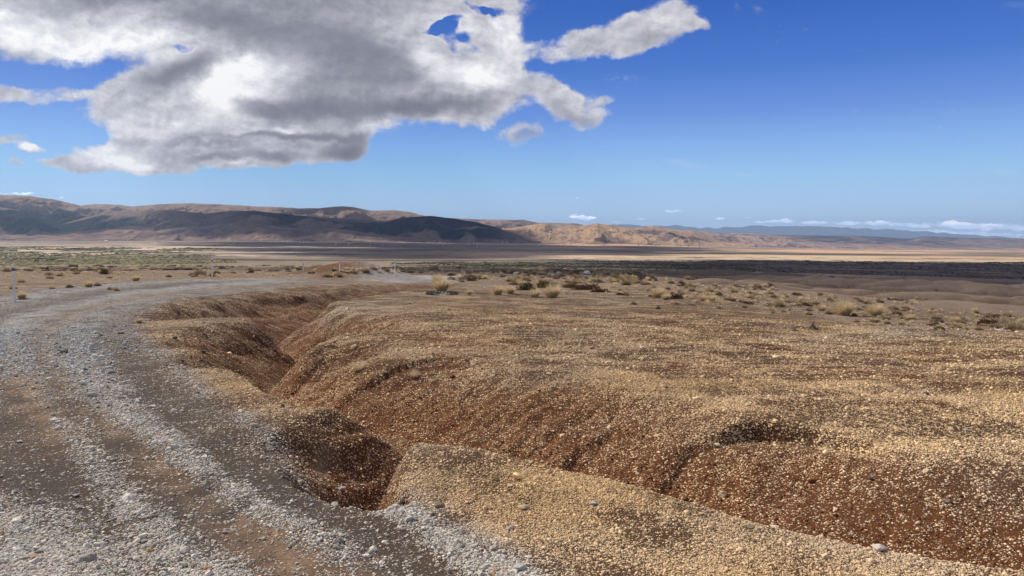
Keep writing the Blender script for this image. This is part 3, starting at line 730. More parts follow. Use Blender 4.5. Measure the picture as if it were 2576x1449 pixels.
def col_tan(x, y, z, t, r1, r2, u):
    c = lerp(ones(len(x), PINK * .8), GOLD, np.clip(.45 + 1.5 * r2 + .7 * r1, 0, 1))
    d = sst(.0, .35, fbm(x / 700, y / 600, 4, 95) - .25 * r1 + .35 * np.exp(-((u - 1690) / 110) ** 2) - .1)
    return lerp(c, HEATH * .9, d * .85)
def col_purple(x, y, z, t, r1, r2, u):
    return lerp(ones(len(x), HEATH * .9), PINK, np.clip(.25 + 1.6 * r2 + .9 * r1, 0, 1))
def col_mesa(x, y, z, t, r1, r2, u):
    c = lerp(ones(len(x), C(.040, .032, .040)), PINK * .62, np.clip(.02 + 1.5 * r2 + .7 * r1 + .35 * sst(2250, 2450, u), 0, 1))
    return lerp(c, C(.03, .028, .028), (t > .93) * .5)
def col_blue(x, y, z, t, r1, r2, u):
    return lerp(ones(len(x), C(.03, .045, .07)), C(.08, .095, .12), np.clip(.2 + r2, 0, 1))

hills('mountains', 'far blue mountain chain on the horizon behind the mesa',
      [(1380, 578), (1525, 564), (1575, 565), (1610, 567), (1658, 568), (1698, 566), (1725, 569), (1763, 573), (1778, 570), (1800, 574), (1825, 571), (1863, 571.6), (1900, 567.4), (1932, 569), (1970, 568.4), (2020, 568), (2082, 570), (2157, 575), (2207, 576.6), (2257, 578), (2332, 583), (2432, 590), (2507, 595), (2560, 600), (2700, 608), (2900, 600), (3100, 596)],
      42000, 52000, 58000, col_blue, .6, 5, 900, 50, 400, 5.0, jag=.0028)
hills('mesa', 'long flat-topped purple mesa on the right horizon',
      [(1780, 590), (1952, 591), (2032, 592.4), (2157, 593.4), (2220, 596), (2257, 599), (2297, 600.4), (2308, 597), (2312, 595), (2357, 595.4), (2400, 598), (2432, 599), (2507, 599), (2576, 600.4), (2700, 600), (2900, 603), (3200, 606)],
      15500, 20500, 27000, col_mesa, .9, 17, 800, 110, 120, 1.3, jag=.0008)
hills('hills', 'purple back ridge behind the tan hills',
      [(1000, 556), (1144, 548.6), (1194, 551.6), (1240, 552), (1288, 553.4), (1315, 553), (1350, 560), (1400, 560.4), (1443, 561.6), (1468, 566), (1560, 576), (1700, 590), (1850, 602)],
      13500, 16000, 19000, col_purple, 1.0, 23, 500, 80, 120, 1.0)
hills('hills', 'low pale eroded hills in front of the mesa',
      [(1640, 600), (1700, 582), (1738, 578.4), (1788, 583), (1825, 588), (1870, 586), (1932, 590.5), (1982, 595), (2032, 606), (2107, 612), (2207, 614), (2330, 620), (2450, 622), (2600, 624), (2900, 626)],
      11500, 13500, 16000, col_purple, 1.2, 29, 600, 80, 120, .8)
hills('hills', 'tan rounded hills in sunshine beyond the plain',
      [(1120, 590), (1200, 580), (1288, 573), (1338, 565.4), (1370, 561.6), (1405, 568), (1463, 568), (1503, 561.5), (1525, 565), (1563, 570), (1600, 573), (1643, 567.6), (1688, 576.6), (1738, 579), (1763, 586.6), (1790, 596), (1813, 604), (1900, 612)],
      10200, 12200, 14500, col_tan, 1.15, 37, 700, 110, 120, .8)
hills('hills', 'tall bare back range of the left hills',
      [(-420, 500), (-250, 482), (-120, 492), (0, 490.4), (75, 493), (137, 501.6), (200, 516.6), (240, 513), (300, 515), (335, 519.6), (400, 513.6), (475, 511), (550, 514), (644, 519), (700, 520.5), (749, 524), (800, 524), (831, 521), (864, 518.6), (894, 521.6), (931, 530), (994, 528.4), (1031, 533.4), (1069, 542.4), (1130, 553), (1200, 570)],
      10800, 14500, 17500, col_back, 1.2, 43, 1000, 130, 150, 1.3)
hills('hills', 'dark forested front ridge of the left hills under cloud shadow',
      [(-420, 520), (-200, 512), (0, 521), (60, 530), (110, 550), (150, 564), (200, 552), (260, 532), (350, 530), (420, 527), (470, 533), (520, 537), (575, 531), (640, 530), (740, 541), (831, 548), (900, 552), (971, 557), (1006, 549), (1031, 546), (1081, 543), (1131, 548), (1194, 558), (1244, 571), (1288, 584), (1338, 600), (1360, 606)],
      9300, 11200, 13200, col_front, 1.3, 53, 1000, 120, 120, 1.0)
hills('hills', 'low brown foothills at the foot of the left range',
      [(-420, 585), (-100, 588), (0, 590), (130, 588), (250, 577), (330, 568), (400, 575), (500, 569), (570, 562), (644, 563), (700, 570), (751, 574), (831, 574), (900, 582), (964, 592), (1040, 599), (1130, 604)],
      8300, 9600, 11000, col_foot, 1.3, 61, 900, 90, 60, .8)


# ---------------------------------------------------------------- clouds over the land, above the picture, that shade it
def mat_cloud():
    m, k, b = mat_new('cloud', 1.0, 0.0); b.inputs['Base Color'].default_value = rgb(.86, .87, .9)
    return m
M_CLOUD = mat_cloud()
def cloud(label, H, shade, cell, seed, thick=260.0):
    """a cloud whose shadow covers the listed ellipses (x, y, rx, ry, weight) of the plain"""
    sh = (H + 85) / SUN_DIR[2]; ox, oy = SUN_DIR[0] * sh, SUN_DIR[1] * sh
    S = np.array(shade, float); x0, x1 = (S[:, 0] - S[:, 2]).min() * 1.0 - 6 * cell, (S[:, 0] + S[:, 2]).max() + 6 * cell
    y0, y1 = (S[:, 1] - S[:, 3]).min() - 6 * cell, (S[:, 1] + S[:, 3]).max() + 6 * cell
    gx = np.arange(x0, x1, cell); gy = np.arange(y0, y1, cell); X, Y = np.meshgrid(gx, gy)
    f = np.zeros(X.shape)
    for cx, cy, rx, ry, w in shade:
        d = np.hypot((X - cx) / rx, (Y - cy) / ry); f = f + w * np.clip(1.6 * (1 - d), -2 if w > 0 else 0, 1) if False else np.maximum(f, 0) * 1 + w * np.clip(1.6 * (1 - d), 0, 1)
    f = f + .85 * fbm(X / (cell * 11), Y / (cell * 8), 6, seed, .6) - .28
    on = f > 0; on[0] = on[-1] = False; on[:, 0] = on[:, -1] = False
    hgt = np.sqrt(np.clip(f, 0, 1)) * thick * (1 + .5 * fbm(X / (cell * 5), Y / (cell * 5), 4, seed + 4))
    nr, nc = X.shape; q = grid_faces(nr, nc); fo = on.ravel()
    q = q[fo[q].any(1)]
    used = np.unique(q); remap = -np.ones(nr * nc, int); remap[used] = np.arange(len(used)); q = remap[q]
    fx, fy = X.ravel()[used] + ox, Y.ravel()[used] + oy; hh = np.where(fo, hgt.ravel(), 0)[used]
    top = np.stack([fx, fy, H + hh], 1); bot = np.stack([fx, fy, H - hh * .25 - 1], 1)
    o = mesh_np('cloud', np.vstack([top, bot]), np.vstack([q, q[:, ::-1] + len(used)]), M_CLOUD)
    return tag(o, kind='structure', label=label)
cloud('broad cloud over the left hills', 6600, [(-2600, 10500, 2400, 2200, 1.05), (-2000, 9300, 2100, 800, .8), (-5200, 9300, 900, 300, .6), (-7800, 11500, 900, 900, .6), (-900, 10800, 1500, 1500, 1.2), (-3000, 13500, 900, 900, .8), (-500, 9300, 1500, 900, 1.0)], 130, 3)
cloud('long cloud over the middle of the plain', 4300, [(-700, 6900, 2600, 1300, 1.3), (300, 5600, 1500, 700, 1.2), (-500, 4500, 1500, 900, 1.2), (-500, 3500, 750, 700, 1.1), (1100, 7100, 900, 420, .9), (1000, 4450, 1500, 260, 1.0), (-1900, 5600, 1300, 500, .7), (100, 3900, 700, 400, .9), (-300, 2700, 420, 260, .9)], 70, 5)
cloud('low cloud over the near right plain', 2700, [(1500, 1500, 1500, 850, 1.4), (2300, 1750, 1400, 560, 1.4), (500, 1900, 520, 330, .8), (1300, 800, 1100, 560, 1.3), (3000, 1500, 1500, 800, 1.4), (700, 1100, 620, 560, 1.2), (450, 560, 420, 330, 1.2), (900, 520, 700, 300, 1.2)], 32, 7, 200.0)

cloud('small broken cloud over the eroded slopes', 1500, [(75, 120, 60, 60, .9), (150, 150, 90, 60, .9), (40, 190, 60, 60, .8), (260, 190, 100, 70, 1.0), (90, 75, 40, 22, .7)], 5, 9, 40.0)

# ---------------------------------------------------------------- haze
def build_haze():
    X0, X1, Y0, Y1, Z0, Z1 = -75000, 75000, -1500, 66000, -1300, 1250
    v = [(x, y, z) for z in (Z0, Z1) for y in (Y0, Y1) for x in (X0, X1)]
    f = [(0, 2, 3, 1), (4, 5, 7, 6), (0, 1, 5, 4), (2, 6, 7, 3), (0, 4, 6, 2), (1, 3, 7, 5)]
    me = bpy.data.meshes.new('haze'); me.from_pydata(v, [], f); o = bpy.data.objects.new('haze', me); COL.objects.link(o)
    m = bpy.data.materials.new('haze'); m.use_nodes = True; t = m.node_tree; t.nodes.clear(); k = NT(t)
    pv = k.new('ShaderNodeVolumePrincipled'); pv.inputs['Color'].default_value = rgb(.50, .69, 1.0); pv.inputs['Density'].default_value = 2.0e-5
    pv.inputs['Anisotropy'].default_value = 0.1
    out = k.new('ShaderNodeOutputMaterial'); k.l.new(pv.outputs[0], out.inputs['Volume'])
    me.materials.append(m); tag(o, kind='stuff', label='thin blue haze over the wide plain')
HAZE = True


# ---------------------------------------------------------------- gravel and pumice pebbles (stuff)
def rock_nodes(name, mat, seed, sub=2):
    g = bpy.data.node_groups.new(name, 'GeometryNodeTree')
    g.interface.new_socket('Geometry', in_out='INPUT', socket_type='NodeSocketGeometry'); g.interface.new_socket('Geometry', in_out='OUTPUT', socket_type='NodeSocketGeometry')
    N, Lk = g.nodes, g.links
    gi = N.new('NodeGroupInput'); go = N.new('NodeGroupOutput')
    def named(nm, typ='FLOAT_VECTOR'):
        n = N.new('GeometryNodeInputNamedAttribute'); n.data_type = typ; n.inputs['Name'].default_value = nm; return n.outputs['Attribute']
    toi = N.new('GeometryNodeGeometryToInstance')
    for q in range(4):
        ico = N.new('GeometryNodeMeshIcoSphere'); ico.inputs['Radius'].default_value = 1.0; ico.inputs['Subdivisions'].default_value = sub
        pos = N.new('GeometryNodeInputPosition'); off = N.new('ShaderNodeVectorMath'); off.operation = 'ADD'; off.inputs[1].default_value = (seed + q * 7.3, q * 3.1, 0)
        Lk.new(pos.outputs[0], off.inputs[0])
        nz = N.new('ShaderNodeTexNoise'); nz.inputs['Scale'].default_value = 1.1; nz.inputs['Detail'].default_value = 2.0; Lk.new(off.outputs[0], nz.inputs['Vector'])
        sb = N.new('ShaderNodeVectorMath'); sb.operation = 'SUBTRACT'; sb.inputs[1].default_value = (.5, .5, .5); Lk.new(nz.outputs['Color'], sb.inputs[0])
        sl = N.new('ShaderNodeVectorMath'); sl.operation = 'SCALE'; sl.inputs['Scale'].default_value = 1.5; Lk.new(sb.outputs[0], sl.inputs[0])
        sp = N.new('GeometryNodeSetPosition'); Lk.new(ico.outputs['Mesh'], sp.inputs['Geometry']); Lk.new(sl.outputs[0], sp.inputs['Offset'])
        sm = N.new('GeometryNodeSetMaterial'); sm.inputs['Material'].default_value = mat; Lk.new(sp.outputs[0], sm.inputs[0])
        Lk.new(sm.outputs[0], toi.inputs[0])
    iop = N.new('GeometryNodeInstanceOnPoints'); Lk.new(gi.outputs[0], iop.inputs['Points']); Lk.new(toi.outputs[0], iop.inputs['Instance'])
    iop.inputs['Pick Instance'].default_value = True
    Lk.new(named('rot'), iop.inputs['Rotation']); Lk.new(named('scl'), iop.inputs['Scale'])
    Lk.new(iop.outputs[0], go.inputs[0])
    return g


def instanced(name, label, pts, rot, scl, col, mat, seed, sub=2):
    me = bpy.data.meshes.new(name); me.vertices.add(len(pts)); me.vertices.foreach_set('co', np.asarray(pts, np.float32).ravel())
    for an, ar in (('rot', rot), ('scl', scl)):
        a = me.attributes.new(an, 'FLOAT_VECTOR', 'POINT'); a.data.foreach_set('vector', np.asarray(ar, np.float32).ravel())
    a = me.attributes.new('col', 'FLOAT_COLOR', 'POINT'); a.data.foreach_set('color', np.hstack([col, np.ones((len(col), 1))]).astype(np.float32).ravel())
    me.materials.append(mat)
    o = bpy.data.objects.new(name, me); COL.objects.link(o)
    md = o.modifiers.new('scatter', 'NODES'); md.node_group = rock_nodes(name, mat, seed, sub)
    return tag(o, kind='stuff', label=label)


M_PEB = mat_inst('pebble', .78, 1.12, 2.2)


def pebbles():
    def cand(n, r0, r1, a=R(41.9)):
        r = np.sqrt(rng.uniform(r0 ** 2, r1 ** 2, n)); t = rng.uniform(-a, a, n); return r * np.sin(t), r * np.cos(t)
    P, SZ, COLR, KIND = [], [], [], []
    for n, r0, r1, base in ((520000, 2.7, 5.0, .0036), (420000, 5.0, 9.0, .0050), (330000, 9.0, 17.0, .0075)):
        x, y = cand(n, r0, r1)
        z, fl, soil, stone, dens = gsample(x, y, 'z', 'fl', 'soil', 'stone', 'dens')
        clump = fbm(x / .09, y / .09, 2, 101) * .35
        keep = rng.uniform(0, 1, n) < np.clip(np.maximum(dens * 1.15 - .12, .22 * fl) + clump * (dens > .05), 0.03, 1) * .9 * (1 - sst(11.5, 16.8, np.hypot(x, y) + 1.2 * clump))
        x, y, z, stone, dens, fl, soil = x[keep], y[keep], z[keep], stone[keep], dens[keep], fl[keep], soil[keep]
        m = len(x); grav = np.clip(1 - np.abs(stone[:, 2] / stone[:, 0] - .86) / .25, 0, 1)
        s = base * rng.lognormal(0, .45, m) * (.88 + grav * .3)
        s = np.where(rng.uniform(0, 1, m) < .012 + .016 * grav, s * rng.uniform(1.7, 3.0, m), s)
        c = stone * rng.uniform(.66, 1.16, (m, 1)) * (1 + rng.normal(0, .02, (m, 3)))
        u = rng.uniform(0, 1, m)
        c = np.where((u < .10)[:, None], c * .42, c); c = np.where(((u > .12) & (u < .15))[:, None], C(.42, .26, .14), c)
        c = np.where(((rng.uniform(0, 1, m) < fl * .74))[:, None], soil * rng.uniform(.8, 2.6, (m, 1)), c)
        P.append(np.stack([x, y, z + s * .15], 1)); SZ.append(s); COLR.append(np.clip(c, .02, .85)); KIND.append(grav)
    P = np.vstack(P); SZ = np.concatenate(SZ); CO = np.vstack(COLR); G = np.concatenate(KIND)
    n = len(P); rot = np.stack([rng.uniform(-.5, .5, n), rng.uniform(-.5, .5, n), rng.uniform(0, 6.28, n)], 1)
    scl = SZ[:, None] * np.stack([rng.uniform(.8, 1.35, n), rng.uniform(.75, 1.1, n), rng.uniform(.5, .85, n)], 1)
    g = G > .5
    print('pebbles', n, g.sum())
    instanced('gravel', 'loose pale grey road gravel lying along the track', P[g], rot[g], scl[g], CO[g], M_PEB, 1.0)
    instanced('pumice_pebbles', 'small yellow-tan pumice pebbles strewn over the ash slopes', P[~g], rot[~g], scl[~g], CO[~g], M_PEB, 31.0)


pebbles()


# ---------------------------------------------------------------- single stones and boulders
from mathutils import Vector, noise as mnoise
def rock_mesh(name, seed, flat=.7, sub=4, crag=.30):
    import bmesh
    bm = bmesh.new(); bmesh.ops.create_icosphere(bm, subdivisions=sub, radius=1.0)
    rr_ = random.Random(seed); cuts = [(Vector((rr_.gauss(0, 1), rr_.gauss(0, 1), rr_.gauss(0, 1))).normalized(), rr_.uniform(.55, .9)) for _ in range(9)]
    off = Vector((seed * 3.7, seed * 1.3, seed * .7))
    for v in bm.verts:
        p = v.co.copy()
        for n_, d_ in cuts:                                    # planar faces knocked off a round body
            q = p.dot(n_) - d_
            if q > 0: p -= n_ * q * .92
        p *= 1 + crag * (mnoise.fractal(p * 1.2 + off, 1.0, 2.0, 3) * .6) + .04 * mnoise.noise(p * 7 + off)
        p.z *= flat; v.co = p
    me = bpy.data.meshes.new(name); bm.to_mesh(me); bm.free()
    me.polygons.foreach_set('use_smooth', np.ones(len(me.polygons), bool)); me.set_sharp_from_angle(angle=R(38))
    return me


ROCKM = dict(grey=mat_rock('grey_stone', (.30, .30, .30), (.52, .51, .49), 3.0), pale=mat_rock('pale_stone', (.52, .46, .39), (.74, .70, .62), 3.0), tan=mat_rock('tan_stone', (.42, .32, .22), (.62, .50, .36), 3.0),
             dark=mat_rock('dark_stone', (.055, .05, .048), (.13, .12, .115), 4.0), pink=mat_rock('pinkish_stone', (.52, .42, .38), (.70, .62, .58), 3.0), orange=mat_rock('orange_stone', (.50, .27, .11), (.62, .40, .20), 3.0))
RM = {}
def stone(U, V, wpx, kind, label, aspect=(1.0, .8, .65), rz=None, name='stone', group=None, cat='stone', sink=.3):
    x, y = plan(U, V, 0.0)
    for _ in range(6):                                            # settle on the carved surface
        a, e = ray(U, V); zt = gz(x, y); y2 = zt / e; x, y = (x + a * y2) / 2, (y + y2) / 2
    rad = wpx / F * y / 2
    if kind not in RM: RM[kind] = []
    key = len(RM[kind]) % 4
    if len(RM[kind]) < 4:
        RM[kind].append(rock_mesh(name, sum(map(ord, kind)) % 50 + len(RM[kind]) * 5 + 1)); RM[kind][-1].materials.append(ROCKM[kind])
        me = RM[kind][-1]
    else: me = RM[kind][int(U) % 4]
    o = bpy.data.objects.new(name, me); COL.objects.link(o)
    o.scale = (rad * aspect[0], rad * aspect[1], rad * aspect[2]); o.rotation_euler = (random.uniform(-.2, .2), random.uniform(-.2, .2), random.uniform(0, 6.28) if rz is None else rz)
    o.location = (x, y, gz(x, y) + rad * aspect[2] * (1 - sink) * .75)
    return tag(o, label, cat, group)


for a_ in [
    (1310, 1432, 36, 'grey', 'large blue-grey round stone at the bottom edge of the road shoulder'),
    (1328, 1404, 19, 'pale', 'pale egg-shaped stone just above the large blue-grey round stone'),
    (1245, 1436, 22, 'tan', 'grey-tan stone left of the large blue-grey round stone'),
    (1283, 1332, 24, 'grey', 'round grey stone, white on top, on the near pumice ridge'),
    (1321, 1280, 29, 'tan', 'large tan stone with a brown face on the near pumice ridge'),
    (1494, 1270, 21, 'grey', 'light grey stone on the ridge above the long gully'),
    (2212, 1386, 42, 'pink', 'big pinkish white slab lying in the gully bottom'),
    (1068, 1332, 22, 'pale', 'bright white stone where the road shoulder meets the ridge'),
    (1013, 1259, 22, 'dark', 'flat dark stone beside the hole at the road edge'),
    (985, 1279, 18, 'pale', 'white stone just below the hole at the road edge'),
    (861, 1232, 24, 'grey', 'long grey stone on the gravel berm left of the hole'),
    (1655, 779, 19, 'dark', 'small dark rock alone on the flat top of the dome'),
    (2330, 992, 17, 'dark', 'dark stone sunk in pumice on the right of the dome'),
    (2190, 1205, 17, 'dark', 'round dark grey stone on the slope at the right'),
    (1992, 1166, 11, 'orange', 'bright orange stone below the small scarp'),
    (2001, 1249, 12, 'pale', 'small white stone on the reddish slope above the gully'),
    (2257, 1400, 13, 'pale', 'small whitish stone right of the pinkish slab'),
    (2310, 1415, 11, 'pale', 'tiny white stone farther down the gully from the slab'),
    (2377, 1434, 12, 'grey', 'blue-grey pebble at the low right end of the gully'),
    (441, 852, 15, 'dark', 'flat black stone on the pumice beside the road bend'),
    (512, 886, 12, 'dark', 'black stone on the rim above the dark bowl'),
    (192, 1248, 20, 'grey', 'pale grey angular stone on the left of the road'),
    (50, 1113, 16, 'pale', 'white flat stone at the left edge of the road'),
    (362, 1365, 19, 'grey', 'light grey stone at the edge of the tan wheel track'),
    (290, 1422, 20, 'grey', 'long light grey stone in the thick gravel'),
    (175, 1419, 17, 'dark', 'dark grey stone among the thick white gravel'),
    (362, 1155, 11, 'tan', 'small tan stone alone in the wheel track'),
    (382, 1443, 15, 'pale', 'white stone at the bottom edge beside the gravel'),
    (622, 1298, 9, 'pale', 'small white stone alone on the tan track'),
    (745, 1260, 9, 'pale', 'white stone on the dark strip between two gravel lines'),
    (107, 1186, 12, 'grey', 'pale flat stone in the brown part of the road at left'),
    (935, 1068, 12, 'tan', 'tan pebble on the gully floor below the grass tuft'),
    (915, 1062, 11, 'pale', 'white pebble on the gully floor below the grass tuft'),
    (1600, 1222, 10, 'pale', 'white stone on the crest above the long gully'),
    (2430, 1085, 15, 'grey', 'grey stone on the yellow pumice near the right edge'),
    (2440, 1150, 14, 'pale', 'pale stone on the yellow pumice just below a grey stone near the right edge'),
    (1870, 1350, 12, 'tan', 'orange-tan stone on the near slope at the bottom')]:
    stone(*a_)
for a_ in [
    (1763, 722, 27, 'grey', 'pale grey boulder among tufts on the middle slope', (1, .7, .75)),
    (1625, 710, 40, 'grey', 'broad low grey boulder behind the dark bush', (1, .6, .5)),
    (1478, 694, 30, 'grey', 'long grey boulder standing on the plain edge', (1, .6, .7)),
    (1405, 693, 18, 'grey', 'grey boulder left of the long grey one', (1, .8, .9)),
    (1300, 690, 18, 'pale', 'light boulder at the far edge of the tuft field', (1, .8, .6)),
    (2072, 751, 24, 'dark', 'dark boulder with dry twigs on the right slope', (1, .8, .8)),
    (2230, 762, 26, 'dark', 'dark rounded boulder right of the pale one', (1, .8, .7)),
    (2192, 757, 20, 'pale', 'pale boulder left of the dark rounded one', (1, .7, .7)),
    (1715, 690, 16, 'dark', 'dark rock on the far brown slope', (1, .8, .7)),
    (1590, 707, 14, 'dark', 'dark rock left of the broad grey boulder', (1, .8, .9)),
    (2027, 738, 12, 'pale', 'small pale rock behind the dark twiggy boulder', (1, .8, .8)),
    (2000, 705, 14, 'grey', 'grey rock far out on the right slope', (1, .8, .8))]:
    stone(a_[0], a_[1], a_[2], a_[3], a_[4], aspect=a_[5], name='boulder', cat='boulder')


# ---------------------------------------------------------------- plants
M_STRAW = mat_leaf('dry_grass', (.46, .35, .20), (.80, .66, .44), .3)
M_STRAWM = mat_leaf('small_tuft_grass', (.30, .22, .13), (.55, .43, .28), .25)
M_STRAWD = mat_leaf('dead_grass', (.20, .14, .075), (.36, .26, .15), .2)
M_OLIVE = mat_leaf('olive_leaves', (.045, .040, .012), (.19, .125, .030), .15)
M_RED = mat_leaf('red_brown_leaves', (.055, .020, .013), (.16, .065, .038), .15)
M_GREY = mat_leaf('grey_twig_leaves', (.14, .12, .10), (.30, .26, .21), .1)
M_GREEN = mat_leaf('dark_green_leaves', (.022, .028, .012), (.075, .075, .030), .1)
M_TWIG = mat_leaf('bare_wood', (.10, .07, .05), (.22, .17, .13), 0)
M_WHITEWOOD = mat_leaf('bleached_wood', (.42, .38, .33), (.66, .62, .56), 0)


def blades(n, rad, h, seed, width=.012, lean=1.0, droop=.35, offs=(0, 0)):
    """tapered bent blades fanning out of a clump; returns vertices and quads/tris as quads"""
    g = np.random.default_rng(seed)
    a = g.uniform(0, 2 * np.pi, n); r0 = rad * .38 * np.sqrt(g.uniform(0, 1, n))
    out = np.clip(g.normal(.55, .28, n), 0, 1.25) * lean; L = h * g.uniform(.6, 1.15, n) * (1.05 - .25 * out)
    bx, by = r0 * np.cos(a) + offs[0], r0 * np.sin(a) + offs[1]
    a2 = a + g.normal(0, .5, n); dx, dy = np.cos(a2), np.sin(a2)
    V, Q = [], []; ts = (0, .4, .75, 1.0); ws = (1, .85, .55, .12)
    sx, sy = -np.sin(a2 + g.uniform(-.8, .8, n)), np.cos(a2 + g.uniform(-.8, .8, n))
    for t, w in zip(ts, ws):
        ho = L * out * (t ** 1.5); up = L * (t - droop * out * t * t * .9)
        x, y, z = bx + dx * ho, by + dy * ho, np.maximum(up, .004)
        for sgn in (-1, 1): V.append(np.stack([x + sgn * sx * width * w / 2, y + sgn * sy * width * w / 2, z], 1))
    V = np.stack(V, 1); base = (np.arange(n) * 8)[:, None]
    for k_ in range(3): Q.append(np.hstack([base + 2 * k_, base + 2 * k_ + 1, base + 2 * k_ + 3, base + 2 * k_ + 2]))
    return V.reshape(-1, 3), np.vstack(Q)


def bmesh_join(parts):
    V, Q, o = [], [], 0
    for v, q in parts: V.append(v); Q.append(q + o); o += len(v)
    return np.vstack(V), np.vstack(Q)


def leaves(n, rx, ry, h, seed, size=.02, shell=.5, lumps=5):
    """small leaf quads spread through an uneven low cushion"""
    g = np.random.default_rng(seed)
    cx = g.uniform(-.6, .6, lumps) * rx; cy = g.uniform(-.6, .6, lumps) * ry; cr = g.uniform(.35, .62, lumps); ch = g.uniform(.55, 1.0, lumps)
    k_ = g.integers(0, lumps, n); d = g.normal(0, 1, (n, 3)); d /= np.linalg.norm(d, axis=1)[:, None]; d[:, 2] = np.abs(d[:, 2])
    rr_ = g.uniform(shell, 1.0, n) ** .6
    P = np.stack([cx[k_] + d[:, 0] * rr_ * cr[k_] * rx, cy[k_] + d[:, 1] * rr_ * cr[k_] * ry, d[:, 2] * rr_ * ch[k_] * h], 1)
    u = g.normal(0, 1, (n, 3)); u /= np.linalg.norm(u, axis=1)[:, None]; w = np.cross(u, g.normal(0, 1, (n, 3))); w /= np.linalg.norm(w, axis=1)[:, None] + 1e-9
    s_ = size * g.uniform(.6, 1.5, n)[:, None]
    V = np.stack([P - u * s_ * .5, P + w * s_ * .35, P + u * s_ * .5, P - w * s_ * .35], 1)
    Q = np.arange(n * 4).reshape(-1, 4)
    return V.reshape(-1, 3), Q


def twigs(n, rad, h, seed, th=.008, depth=3, flat=.6):
    """branching bare sticks as thin three-sided tubes"""
    g = random.Random(seed); V, Q = [], []
    def tube(p, q, r1, r2):
        d = (q - p); 
        if d.length < 1e-5: return
        u = d.orthogonal().normalized(); w = d.cross(u).normalized(); o = len(V)
        for c, r in ((p, r1), (q, r2)):
            for k_ in range(3):
                an = k_ * 2.094; V.append(tuple(c + (u * math.cos(an) + w * math.sin(an)) * r))
        for k_ in range(3): Q.append((o + k_, o + (k_ + 1) % 3, o + 3 + (k_ + 1) % 3, o + 3 + k_))
    def grow(p, d, L, r, lev):
        for s_ in range(3):
            d2 = (d + Vector((g.gauss(0, .35), g.gauss(0, .35), g.gauss(0, .25)))).normalized(); q = p + d2 * L / 3
            if q.z < .003: q.z = .003
            tube(p, q, r, r * .8); p, d, r = q, d2, r * .8
            if lev and g.random() < .75: grow(p, (d + Vector((g.gauss(0, .8), g.gauss(0, .8), g.gauss(0, .4)))).normalized(), L * .55, r * .65, lev - 1)
    for i in range(n):
        a = g.uniform(0, 6.28); e_ = g.uniform(.1, 1.0) * flat
        grow(Vector((math.cos(a) * rad * .1, math.sin(a) * rad * .1, 0)), Vector((math.cos(a), math.sin(a), e_)).normalized(), g.uniform(.6, 1.0) * max(rad, h), th, depth - 1)
    return np.array(V), np.array(Q)


def settle(U, V):
    """plan position where the view ray through (U, V) meets the ground"""
    a, e = ray(U, V); r = np.geomspace(2.0, 1500, 1500); z = gsample(a * r, r, 'z'); hit = np.nonzero(e * r <= z)[0]
    k_ = hit[0] if len(hit) else len(r) - 1
    return a * r[k_], r[k_]


def link_at(me, name, x, y, s_, rz, label, cat, group=None, parent=None, sz=None, sink=.02):
    o = bpy.data.objects.new(name, me); COL.objects.link(o); o.scale = (s_, s_, sz or s_); o.rotation_euler = (0, 0, rz)
    o.location = (x, y, gz(x, y) - sink * s_)
    return tag(o, label, cat, group)


def me_of(name, vq, mat, smooth=False):
    o = mesh_np(name, vq[0], vq[1], mat, smooth=smooth, link=False); me = o.data; bpy.data.objects.remove(o); return me


# tussock meshes are a metre across
TUS = [me_of('tussock', blades(950, .5, .60, 200 + i, .012, 1.0), M_STRAW) for i in range(3)]
CUSH = [me_of('tussock', bmesh_join([blades(230, .5, .50, 220 + i, .02, 1.1, .6)] + [blades(70, .3, .36, 240 + i * 3 + j, .02, 1.0, .5, (math.cos(j * 2.1) * .3, math.sin(j * 2.1) * .3)) for j in range(3)]), [M_STRAWM, M_STRAWD, M_STRAWM, M_STRAWD][i]) for i in range(4)]
DARKC = [me_of('tussock', leaves(420, .5, .42, .34, 260 + i, .06), m_) for i, m_ in enumerate((M_GREY, M_RED, M_OLIVE))]

for i, (U, V, w, lab) in enumerate([
    (2122, 794, 62, 'broad pale tussock, left of the two large ones on the right slope'),
    (2200, 795, 54, 'tussock with dark trailing foot, right of the two large ones on the right slope'),
    (1388, 749, 54, 'broad bushy tussock at the right end of the row on the dome top'),
    (1345, 748, 36, 'smaller tussock touching the left of the broad bushy one on the dome top'),
    (1252, 741, 40, 'double tussock in the middle of the row on the dome top'),
    (1283, 739, 34, 'tussock right behind the double one on the dome top'),
    (1653, 749, 44, 'tall tussock beside the dark red shrub on the middle slope'),
    (1675, 754, 28, 'small tussock between the tall one and the dark red shrub'),
    (1790, 758, 28, 'round grey tussock on the middle slope'),
    (1768, 757, 26, 'pale low tussock left of the round grey one'),
    (1845, 757, 22, 'greyish tussock right of the round grey one'),
    (1101, 711, 34, 'dome-shaped olive tussock at the roadside beyond the gully'),
    (1110, 733, 58, 'ragged brown tussock over bleached twigs at the dome edge'),
    (2066, 783, 30, 'greyish tussock left of the two large ones'),
    (2105, 786, 24, 'small pale tussock just left of the broad one'),
    (55, 752, 30, 'pale tussock at the foot of the near marker post'),
    (224, 723, 28, 'low straw tussock on the road verge'),
    (342, 707, 26, 'brown tussock on the verge halfway to the next post'),
    (350, 812, 20, 'small yellow tuft on the pumice inside the road bend'),
    (1031, 765, 12, 'tiny dark tuft alone on the dome'),
    (1180, 741, 20, 'thin yellowish tussock left of the double one'),
    (1219, 703, 20, 'grey round tussock behind the bleached branches'),
    (2283, 806, 26, 'pale tussock on the edge of the dome at right'),
    (2400, 812, 30, 'grey tussock right of the pale one at the dome edge')]):
    x, y = settle(U, V)
    link_at(TUS[i % 3], 'tussock', x, y, w / F * y / .88, i * 1.3, lab, 'tussock grass')

